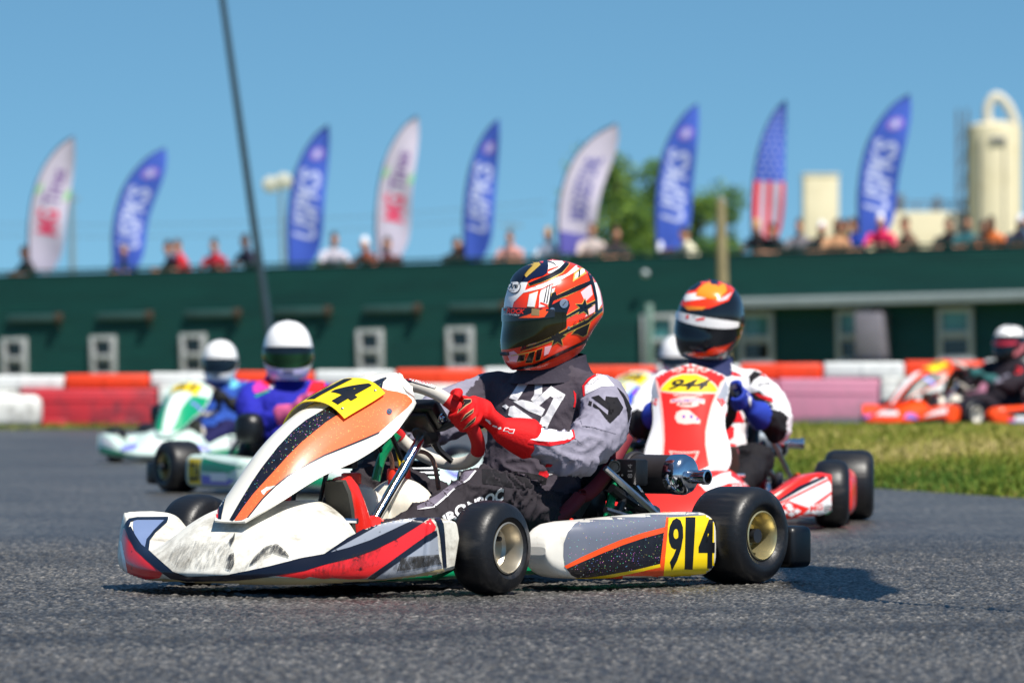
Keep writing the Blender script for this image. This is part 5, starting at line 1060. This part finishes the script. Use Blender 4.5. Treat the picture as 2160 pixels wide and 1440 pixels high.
onto('suit_print', D914, [
    (swht, .0012, [[(410, 440), (600, 150), (660, 133), (706, 172), (505, 470)], [(640, 140), (700, 165), (802, 242), (796, 385), (690, 482), (664, 462), (704, 400), (712, 290), (640, 230)], [(460, 480), (560, 460), (700, 490), (832, 572), (790, 652), (640, 592)], [(690, 482), (900, 303), (1068, 400), (1035, 468), (932, 442), (890, 420), (760, 532)], [(930, 440), (1066, 402), (905, 682), (852, 802), (750, 778), (790, 662), (832, 640)], [(420, 540), (470, 528), (742, 720), (702, 784), (400, 640)], [(330, 535), (370, 513), (412, 545), (382, 572)],
                   [(1296, 296), (1440, 155), (1545, 185), (1640, 300), (1490, 306), (1370, 366), (1296, 400)], [(612, 802), (640, 762), (800, 788), (1000, 820), (1140, 808), (1172, 890), (1100, 930), (900, 952), (640, 925)], [(880, 1290), (932, 1294), (912, 1332), (870, 1342)],
                   [(1480, 75), (1540, 100), (1530, 140), (1492, 140)]]),
    (sred, .0016, [[(1280, 422), (1268, 300), (1330, 218), (1468, 128), (1478, 58), (1500, 66), (1492, 150), (1350, 232), (1296, 302), (1302, 412)], [(1162, 545), (1178, 460), (1163, 350), (1196, 390), (1196, 480), (1182, 547)], [(622, 922), (900, 950), (1060, 930), (1176, 888), (1182, 915), (1050, 970), (880, 1000), (622, 966)], [(768, 1290), (882, 1290), (872, 1340), (850, 1372), (756, 1330)], [(850, 1204), (922, 1210), (900, 1242), (820, 1240)], [(1142, 812), (1168, 812), (1182, 905), (1160, 890)]]),
    (sblk, .0016, [A6(p) for p in ([(485, 925), (500, 872), (537, 888), (526, 942)], [(525, 830), (620, 803), (827, 990), (795, 1032)], [(555, 903), (600, 940), (757, 1075), (715, 1112), (620, 985), (545, 947)], [(700, 872), (708, 818), (790, 828), (850, 828), (927, 960), (880, 1042), (760, 1157), (723, 1120), (860, 980), (880, 950), (820, 872), (750, 912)], [(845, 700), (930, 780), (1000, 900), (1040, 1010), (985, 1150), (975, 1000), (930, 850)])] + [[(90, 1268), (300, 1274), (600, 1308), (852, 1352), (842, 1445), (600, 1500), (100, 1440)]]),
    (mat('seam_thread', (74, 70, 84), .9), .0014, [q for l in (stroke([(310, 980, 2.5), (372, 1045, 2.5), (408, 1190, 2.5), (560, 1212, 2.5), (700, 1252, 2.5), (832, 1290, 2.5)]), stroke([(250, 1330, 2.5), (330, 1360, 2.5), (400, 1420, 2.5)]), stroke([(420, 660, 2.5), (540, 660, 2.5), (600, 600, 2.5), (720, 570, 2.5)])) for q in [A6(p) for p in l]]),
    (fab('lilac_grey_dark', (112, 104, 118)), .0012, [L6([(0, 640), (270, 490), (450, 350), (600, 208), (735, 190), (580, 350), (470, 415), (210, 645), (0, 690)])]),
    (swht, .0020, [L6([(0, 690), (100, 664), (208, 645), (330, 540), (470, 412), (482, 424), (342, 560), (217, 662), (90, 682)]), L6([(578, 350), (640, 298), (730, 193), (752, 200), (662, 312), (600, 352)]),
        tx('IRO', L6([(378, 905), (640, 700), (590, 590), (308, 765)]), 0, .045), tx('NROC', L6([(655, 690), (1085, 575), (1095, 400), (625, 590)]), 0, .045)])], fr.view(T), step=22, jump=.04)
G6 = (820, 780, 6.547)
onto('glove_print', K914['gloves'][0], [(whitep, .0008, [[(1578, 842), (1604, 793), (1656, 798), (1667, 814), (1744, 819), (1722, 878), (1660, 872), (1650, 852)], [(868, 480), (890, 438), (950, 446), (920, 520), (880, 510)], [(1330, 690), (1340, 672), (1400, 700), (1410, 750)], [(1430, 775), (1440, 758), (1500, 775), (1495, 800)], [(1505, 800), (1550, 780), (1555, 815), (1520, 822)], [(1370, 720), (1420, 735), (1400, 752)]]),
    (glr, .0014, [[(1596, 838), (1612, 804), (1652, 808), (1662, 824), (1730, 828), (1714, 866), (1664, 862), (1654, 842)]]),
    (mat('piping_beige', (196, 160, 120), .8), .0008, [[(945, 600), (985, 488), (1040, 400), (1138, 398), (1142, 445), (1060, 500)], [(990, 715), (1055, 612), (1175, 525), (1165, 585), (1060, 662)], [(1022, 830), (1092, 735), (1205, 640), (1190, 705), (1082, 790)]]),
    (sblk, .0014, [[(960, 578), (994, 492), (1044, 412), (1128, 408), (1130, 438), (1060, 486)], [(1004, 698), (1062, 622), (1166, 545), (1150, 578), (1062, 648)], [(1034, 814), (1100, 742), (1196, 655), (1180, 696), (1082, 776)]])], fr.view(G6), step=20, jump=.03)

# ------------------------------------------------------------------ kart 944 and its driver
blackg = mat('grip_black', (30, 30, 32), .8); rimw = mat('rim_white', (214, 210, 200), .4, .2)
K944 = build_kart('red and white racing kart number 944 with white wheel rims, coming straight on', (.711, 22.06), 4, 0,
    dict(frame=framer, rimf=rimw, rimr=rimw, nose=redp, nassau=nassau_b, panel=whitep, pod=redp, seat=blackp, pad=blackp, grip=blackg, can=cangrey, steer=2))
fr = K944['fr']; Q5 = (1360, 750, 5.333)
onto('graphics', K944['nassau'], [
    (redp, .0014, [[(120, 245), (200, 150), (330, 85), (480, 65), (640, 75), (780, 130), (905, 255), (850, 300), (800, 420), (745, 560), (705, 720), (680, 860), (680, 1000), (700, 1130), (720, 1240), (620, 1290), (460, 1300), (200, 1250), (215, 1100), (225, 950), (220, 780), (205, 600), (180, 420), (150, 300)]]),
    (pkw, .0020, [[(120, 245), (150, 300), (180, 420), (205, 600), (220, 780), (225, 950), (215, 1100), (200, 1250), (170, 1250), (190, 1080), (195, 900), (190, 700), (165, 480), (130, 320)], [(905, 255), (850, 300), (800, 420), (745, 560), (705, 720), (680, 860), (680, 1000), (700, 1130), (720, 1240), (745, 1235), (722, 1120), (705, 1000), (708, 860), (732, 720), (775, 560), (830, 420), (880, 310)], [(165, 390), (200, 330), (300, 240), (420, 205), (580, 205), (700, 250), (790, 320), (835, 390), (800, 432), (600, 430), (300, 425), (190, 412)], [(275, 1070), (400, 1085), (500, 1085), (615, 1075), (570, 1180), (520, 1200), (350, 1190), (310, 1150)]]),
    (redp, .0026, [[(300, 1088), (400, 1100), (500, 1100), (590, 1092), (555, 1165), (500, 1140), (400, 1140), (330, 1150)]]),
    (yellow, .0026, [[(182, 385), (230, 320), (310, 255), (420, 218), (580, 218), (690, 262), (770, 325), (815, 385), (790, 412), (600, 412), (300, 408), (200, 400)]]),
    (pkw, .0026, [tx('RP M7G', [(315, 196), (700, 192), (705, 135), (320, 142)], .0, .02), [(290, 500), (400, 470), (560, 468), (675, 495), (670, 550), (560, 525), (400, 525), (290, 535)], ell(485, 445, 165, 20), ell(485, 552, 125, 34), [(340, 700), (360, 640), (420, 610), (500, 615), (560, 670), (625, 730), (620, 770), (560, 765), (460, 775), (370, 760)]]),
    (blackd, .0034, [tx('944', [(265, 392), (715, 392), (750, 268), (300, 268)], .35, .03), tx('SIR', [(375, 570), (530, 565), (530, 530), (375, 535)], .3, .01), ell(485, 445, 140, 7)]),
    (mat('ink_blue', (40, 70, 170), .4), .0034, [tx('POLIMOTO', [(310, 528), (655, 518), (655, 490), (310, 498)], 0, .01), ell(440, 690, 18, 18, 10), ell(525, 690, 18, 20, 10), ell(590, 720, 14, 16, 10)]),
    (silver, .0014, [[(118, 260), (148, 310), (165, 470), (85, 480), (70, 520), (80, 380)], [(908, 265), (955, 400), (958, 500), (920, 545), (800, 480), (838, 420), (885, 315)]]),
    (redp, .0017, [[(x0 + dx, y0 + dy) for dx, dy in ((0, -20), (20, 0), (0, 20), (-20, 0))] for x0, y0 in ((825, 500), (865, 500), (845, 530), (885, 530), (865, 560), (95, 530), (130, 500), (125, 545))])], fr.view(Q5), step=24)
E5 = (1280, 560, 2.5717)
onto('graphics', K944['nose'], [
    (whitep, .0013, [[(500, 1185), (620, 1130), (740, 1100), (800, 1120), (860, 1160), (780, 1175), (660, 1180), (540, 1225)], [(905, 1310), (1000, 1230), (1130, 1150), (1190, 1145), (1225, 1200), (1260, 1225), (1250, 1330), (1150, 1370), (960, 1385)]]),
    (redp, .0020, [[(670, 1140), (700, 1125), (735, 1140), (700, 1160)], [(745, 1130), (775, 1120), (805, 1138), (775, 1155)], [(900, 1330), (985, 1275), (1100, 1315), (1060, 1350), (960, 1378)], [(1000, 1225), (1150, 1150), (1165, 1153), (1010, 1238)], [(1110, 1300), (1230, 1215), (1240, 1222), (1130, 1305)], [(905, 1300), (1195, 1155), (1200, 1165), (920, 1305)]]),
    (whitep, .0028, [[(x0 + dx, y0 + dy) for dx, dy in ((0, -14), (22, 0), (0, 14), (-22, 0))] for x0, y0 in ((960, 1335), (995, 1318), (1000, 1345), (1030, 1330), (985, 1300))] + [tx('RACE FACTORY', [(680, 1212), (838, 1182), (832, 1160), (678, 1190)], .2, .02), [(1100, 1300), (1245, 1275), (1250, 1320), (1150, 1350), (1110, 1340)]]),
    (navyk, .0021, [[(890, 1295), (1040, 1195), (1170, 1140), (1185, 1150), (1050, 1215), (905, 1300)], [(930, 1392), (1160, 1372), (1250, 1335), (1250, 1350), (1150, 1395), (960, 1410)]]),
    (mat('ink_blue', (0, 0, 0)), .0022, [star5(830, 1215, 44, 0, .75), [(800, 1235), (870, 1230), (882, 1268), (830, 1262)]]), (whitep, .0032, [star5(828, 1212, 20, 0, .4), tx('USPKS', [(812, 1255), (872, 1262), (870, 1246), (812, 1240)], .1, .02)]),
    (redp, .0034, [tx('MG', [(1102, 1332), (1170, 1322), (1168, 1292), (1100, 1302)], .1, .02)]), (blackd, .0034, [tx('tires', [(1175, 1330), (1248, 1312), (1246, 1285), (1172, 1298)], .2, .02)]), (greenp, .0034, [[(1170, 1345), (1220, 1325), (1222, 1335), (1190, 1350)]])], fr.view(E5), step=16)
blvis = mat('visor_dark', (16, 18, 24), .08, .3, spec=.8)
S944 = dict(suit=[fab('white', (0, 0, 0)), fab('white', (0, 0, 0)), sblk, sblk, sblk], glove=mat('glove_blue', (24, 52, 160), .75, var=.2, vscale=20), collar=fab('navy', (46, 52, 90)), shell=hk, visor=blvis, strip=hw, vent=mat('helmet_amber', (240, 140, 30), .25, coat=.5), yaw=-13, pitch=4, roll=-10, head=(-.40, .0, .80), hs=1.02, wide=.86, dy=.045)
D944 = build_driver('driver of kart 944 in white and black suit with blue gloves and dark orange-topped helmet', K944, S944)
onto('graphics', K944['helmet'], [
    (ho, .0012, [[(400, 210), (420, 140), (480, 80), (560, 60), (640, 80), (690, 130), (660, 190), (560, 230), (450, 245)], [(700, 330), (755, 300), (755, 380), (700, 440), (600, 480), (500, 500), (430, 480), (560, 455), (640, 400)]]),
    (mat('helmet_amber', (0, 0, 0)), .0018, [[(580, 130), (640, 90), (650, 140), (600, 190)], [(420, 220), (540, 225), (520, 240), (440, 242)]]), (hpk, .0018, [[(600, 190), (680, 145), (650, 185), (610, 195)], [(640, 400), (720, 350), (740, 360), (650, 425)]]),
    (hw, .0024, [[(418, 160), (540, 140), (535, 180), (425, 195)]]), (hk, .0018, [[(430, 140), (490, 90), (520, 100), (480, 135)], [(700, 400), (740, 380), (700, 440), (640, 460)], [(460, 470), (560, 400), (600, 380), (540, 470)]]), (hnv, .0018, [[(590, 70), (610, 110), (570, 130), (560, 80)]])], fr.view(E5, .86, .045), step=10)
onto('graphics', K944['strip'], [(redp, .001, [[(430, 270), (445, 265), (445, 285), (430, 290)], [(590, 250), (650, 225), (655, 240), (600, 262)], [(480, 290), (530, 280), (530, 295), (485, 300)]]), (blackd, .001, [tx('EFS', [(465, 282), (510, 272), (510, 255), (465, 262)], 0, .02)])], fr.view(E5, .86, .045), step=12)
onto('suit_print', D944, [
    (sblk, .002, [[(770, 600), (800, 570), (850, 590), (800, 620), (780, 650)], [(780, 690), (830, 680), (900, 760), (920, 820), (870, 880), (780, 890), (745, 840)]]),
    (sred, .0028, [[(830, 595), (880, 590), (890, 620), (850, 605)], [(800, 690), (900, 720), (905, 745), (830, 715)], [(630, 800), (720, 790), (745, 850), (650, 850)], [(610, 865), (690, 875), (690, 930), (650, 950), (620, 920)], [(655, 590), (690, 575), (740, 600), (700, 600)]]),
    (blackd, .0028, [tx('OTK', [(820, 655), (890, 650), (890, 632), (820, 640)], 0, .01)])], fr.view(E5, .86, .045), step=10)
onto('glove_print', K944['gloves'][0], [(whitep, .001, [[(668, 650), (700, 640), (705, 665), (675, 670)], [(665, 690), (720, 680), (715, 705), (672, 710)], [(750, 680), (785, 720), (780, 770), (770, 740)]])], fr.view(E5, .86, .045), step=10)

def livery(kp, c1, c2, c3, num, plate_c=None):
    """printed stickers of a kart: front panel bands and number, fairing chevrons, pod panels"""
    na = kp['nassau']; mb = MB(); ms = [c1, c2, plate_c or yellow, blackd, c3]
    def lay(polys, mi, off):
        V, Fs = cut2d(polys, .08); mb.add([nassau_a(x, y, off) for x, y in V], Fs, mi)
    lay([[(-.98, .12), (-.55, .02), (-.42, .3), (-.5, .55), (-.97, .8)], [(.98, .12), (.55, .02), (.42, .3), (.5, .55), (.97, .8)]], 0, .002)
    lay([[(-.2, .02), (.2, .02), (.3, .3), (.2, .5), (-.2, .5), (-.3, .3)]], 1, .002); lay([[(-.97, .5), (-.6, .44), (-.6, .48), (-.97, .56)], [(.97, .5), (.6, .44), (.6, .48), (.97, .56)]], 4, .003)
    lay([[(-.6, .6), (.6, .6), (.62, .84), (-.62, .84)]], 2, .005); lay([tx(num, [(-.45, .63), (.45, .63), (.45, .81), (-.45, .81)], .1, .03)], 3, .007)
    o = mb.build('graphics', ms, na, 60); o['kind'] = 'stuff'
    fwd = lambda x, y: (Vector((2, x, y)), Vector((-1, 0, 0)))
    onto('graphics', kp['nose'], [(c1, .0025, [[(sg * .20, .04), (sg * .56, .07), (sg * .56, .12), (sg * .34, .085)] for sg in (-1, 1)]), (c2, .0025, [[(sg * .38, .11), (sg * .55, .15), (sg * .55, .20), (sg * .44, .16)] for sg in (-1, 1)] + [[(-.14, .12), (.14, .12), (.10, .16), (-.10, .16)]]), (c3, .003, [[(sg * .22, .10), (sg * .34, .09), (sg * .33, .12), (sg * .20, .14)] for sg in (-1, 1)])], fwd, step=.02)
    for nm, sg in (('pod', 1), ('pod_r', -1)):
        sd = lambda x, y, sg=sg: (Vector((x, sg * 2, y)), Vector((0, -sg, 0))); f = -sg
        q = [(-.34, .05), (-.20, .05), (-.20, .185), (-.34, .185)]; q = q if sg < 0 else [q[1], q[0], q[3], q[2]]; qt = [(-.33, .065), (-.21, .065), (-.21, .17), (-.33, .17)]; qt = qt if sg < 0 else [qt[1], qt[0], qt[3], qt[2]]
        onto('graphics', kp[nm], [(yellow, .002, [q]), (blackd, .003, [tx(num, qt, .1, .03)]), (c1, .002, [[(-.19, .12), (.1, .11), (.24, .15), (-.19, .19)]]), (c3, .002, [[(-.19, .05), (.1, .05), (.18, .08), (-.19, .10)]]), (whitep, .003, [[(-.08, .07), (.10, .07), (.10, .115), (-.08, .115)]])], sd, step=.03)
# ------------------------------------------------------------------ green kart heading right, with its driver
KG = build_kart('green and white racing kart seen from its right side behind kart 914', (-.90, 26.95), -30, 0,
    dict(k=.89, frame=frameg, rimf=rimgold, rimr=rimgold, nose=mint, nassau=nassau_a, panel=mint, pod=mint, seat=blackp, pad=blackp, grip=MATS['grip_red'], can=canm, steer=-3))
fr = KG['fr']; X6 = (180, 640, 3.4293)
livery(KG, greenp, whitep, mat('ink_violet', (120, 120, 210), .4), '226')
SG = dict(suit=[fab('violet_blue', (38, 40, 160)), fab('violet_blue', (0, 0, 0)), fab('violet_blue', (0, 0, 0)), fab('midnight', (26, 26, 74)), fab('midnight', (0, 0, 0))], glove=mat('glove_pink_blue', (196, 80, 130), .75, var=.4, vscale=14), shell=hw, visor=mat('visor_iridium', (52, 74, 40), .06, .85, var=.6, vscale=9, stretch=(1, 1, .3)), strip=blvis, vent=hw, yaw=-27, pitch=0, head=(-.39, 0, .765), hs=1.06, hl=.98, stripes=[(hnv, -.05, .06, 100, 104), (mat('helmet_lavender', (190, 186, 226), .25, coat=.5), -.13, -.10, -60, 60)], shoe=blackp)
DG = build_driver('driver in violet blue suit with white helmet and iridescent visor behind kart 914', KG, SG)
onto('suit_print', DG, [(sred, .002, [[(1230, 570), (1270, 520), (1350, 515), (1370, 580), (1330, 605)], [(1590, 660), (1640, 560), (1720, 540), (1740, 600), (1660, 650)]]), (fab('magenta', (190, 50, 150)), .002, [[(1210, 600), (1250, 560), (1330, 600), (1320, 625), (1230, 650), (1215, 640)]]), (greenp, .003, [[(1222, 668), (1325, 620), (1330, 636), (1228, 682)]]), (swht, .002, [[(1330, 590), (1362, 575), (1372, 605), (1340, 618)], [(1560, 560), (1600, 545), (1600, 570), (1570, 580)]]), (fab('cyan', (110, 196, 216)), .002, [[(1540, 700), (1600, 680), (1620, 720), (1560, 740)]])], fr.view(X6), step=12)

# ------------------------------------------------------------------ far-left green kart
KL = build_kart('white and green racing kart with yellow number plate at the far left', (-2.00, 37.1), 14, -.035,
    dict(k=.87, frame=frameg, rimf=rimgold, rimr=rimgold, nose=mint, nassau=nassau_a, panel=mint, pod=mint, seat=blackp, pad=blackp, grip=blackg, can=canm))
fr = KL['fr']
livery(KL, greenp, whitep, MATS['ink_violet'], '21')
SL = dict(suit=[fab('royal_blue', (44, 82, 170)), fab('sky_blue', (92, 136, 206)), fab('royal_blue', (0, 0, 0)), fab('midnight', (0, 0, 0)), fab('midnight', (0, 0, 0))], glove=blackg, shell=hw, visor=blvis, strip=hk, vent=hw, yaw=6, head=(-.39, 0, .755), hs=1.04, hl=.98, shoe=blackp)
DL = build_driver('driver in blue suit with plain white helmet on the far-left kart', KL, SL)
onto('suit_print', DL, [(fab('cyan', (110, 196, 216)), .003, [[(740, 530), (800, 500), (830, 560), (790, 600)], [(1020, 560), (1090, 540), (1120, 590), (1060, 620)]]), (sred, .003, [[(850, 580), (900, 570), (920, 610), (880, 640)]])], fr.view(X6), step=14)

# ------------------------------------------------------------------ orange kart at the right edge
KO = build_kart('orange and white racing kart behind the grass mound at the right edge', (3.72, 45.74), 52, .065,
    dict(k=.92, frame=framek, rimf=rimw, rimr=rimw, nose=orgp, nassau=nassau_a, panel=orgp, pod=orgp, seat=blackp, pad=blackp, grip=blackg, can=cangrey))
fr = KO['fr']; O6 = (1780, 680, 5.684)
livery(KO, blackd, whitep, MATS['ink_violet'], '37')
SO = dict(suit=[fab('ink', (38, 32, 40)), fab('ink', (0, 0, 0)), fab('ink', (0, 0, 0)), fab('ink', (0, 0, 0)), fab('ink', (0, 0, 0))], glove=mat('glove_teal', (30, 90, 90), .8), shell=hk, visor=blvis, strip=mat('strip_red', (190, 40, 60), .3), vent=hw, yaw=6, head=(-.42, 0, .75), hs=1.06, shoe=blackp, stripes=[(hw, .06, .135, -150, 150), (mat('helmet_rose', (226, 120, 128), .25, coat=.5), -.11, -.02, 60, 140)])
DO = build_driver('driver in black suit with black, white and red helmet on the orange kart', KO, SO)
onto('suit_print', DO, [(sred, .003, [[(2020, 600), (2080, 530), (2140, 560), (2120, 610), (2050, 620)]]), (fab('lilac_grey', (0, 0, 0)), .003, [[(1750, 700), (1900, 650), (1980, 600), (1990, 640), (1880, 710), (1770, 760)]])], fr.view(O6), step=30)

# ------------------------------------------------------------------ half-hidden kart behind kart 944
KH = build_kart('half hidden kart with yellow plate and blue panels behind kart 944', (1.06, 41.6), 24, -.035,
    dict(k=.95, frame=framek, rimf=rimw, rimr=rimw, nose=mat('panel_blue', (40, 70, 210), .35, coat=.3), nassau=nassau_a, panel=mint, pod=MATS['panel_blue'], seat=blackp, pad=blackp, grip=blackg, can=cangrey))
fr = KH['fr']
livery(KH, MATS['panel_blue'], yellow, redp, '58')
SH = dict(suit=[fab('royal_blue', (0, 0, 0)), sred, fab('royal_blue', (0, 0, 0)), fab('midnight', (0, 0, 0)), fab('midnight', (0, 0, 0))], glove=glr, shell=hw, visor=blvis, strip=hw, vent=hw, yaw=12, head=(-.40, 0, .735), hs=1.0, shoe=blackp)
build_driver('driver with white helmet half hidden behind the orange-topped helmet', KH, SH)
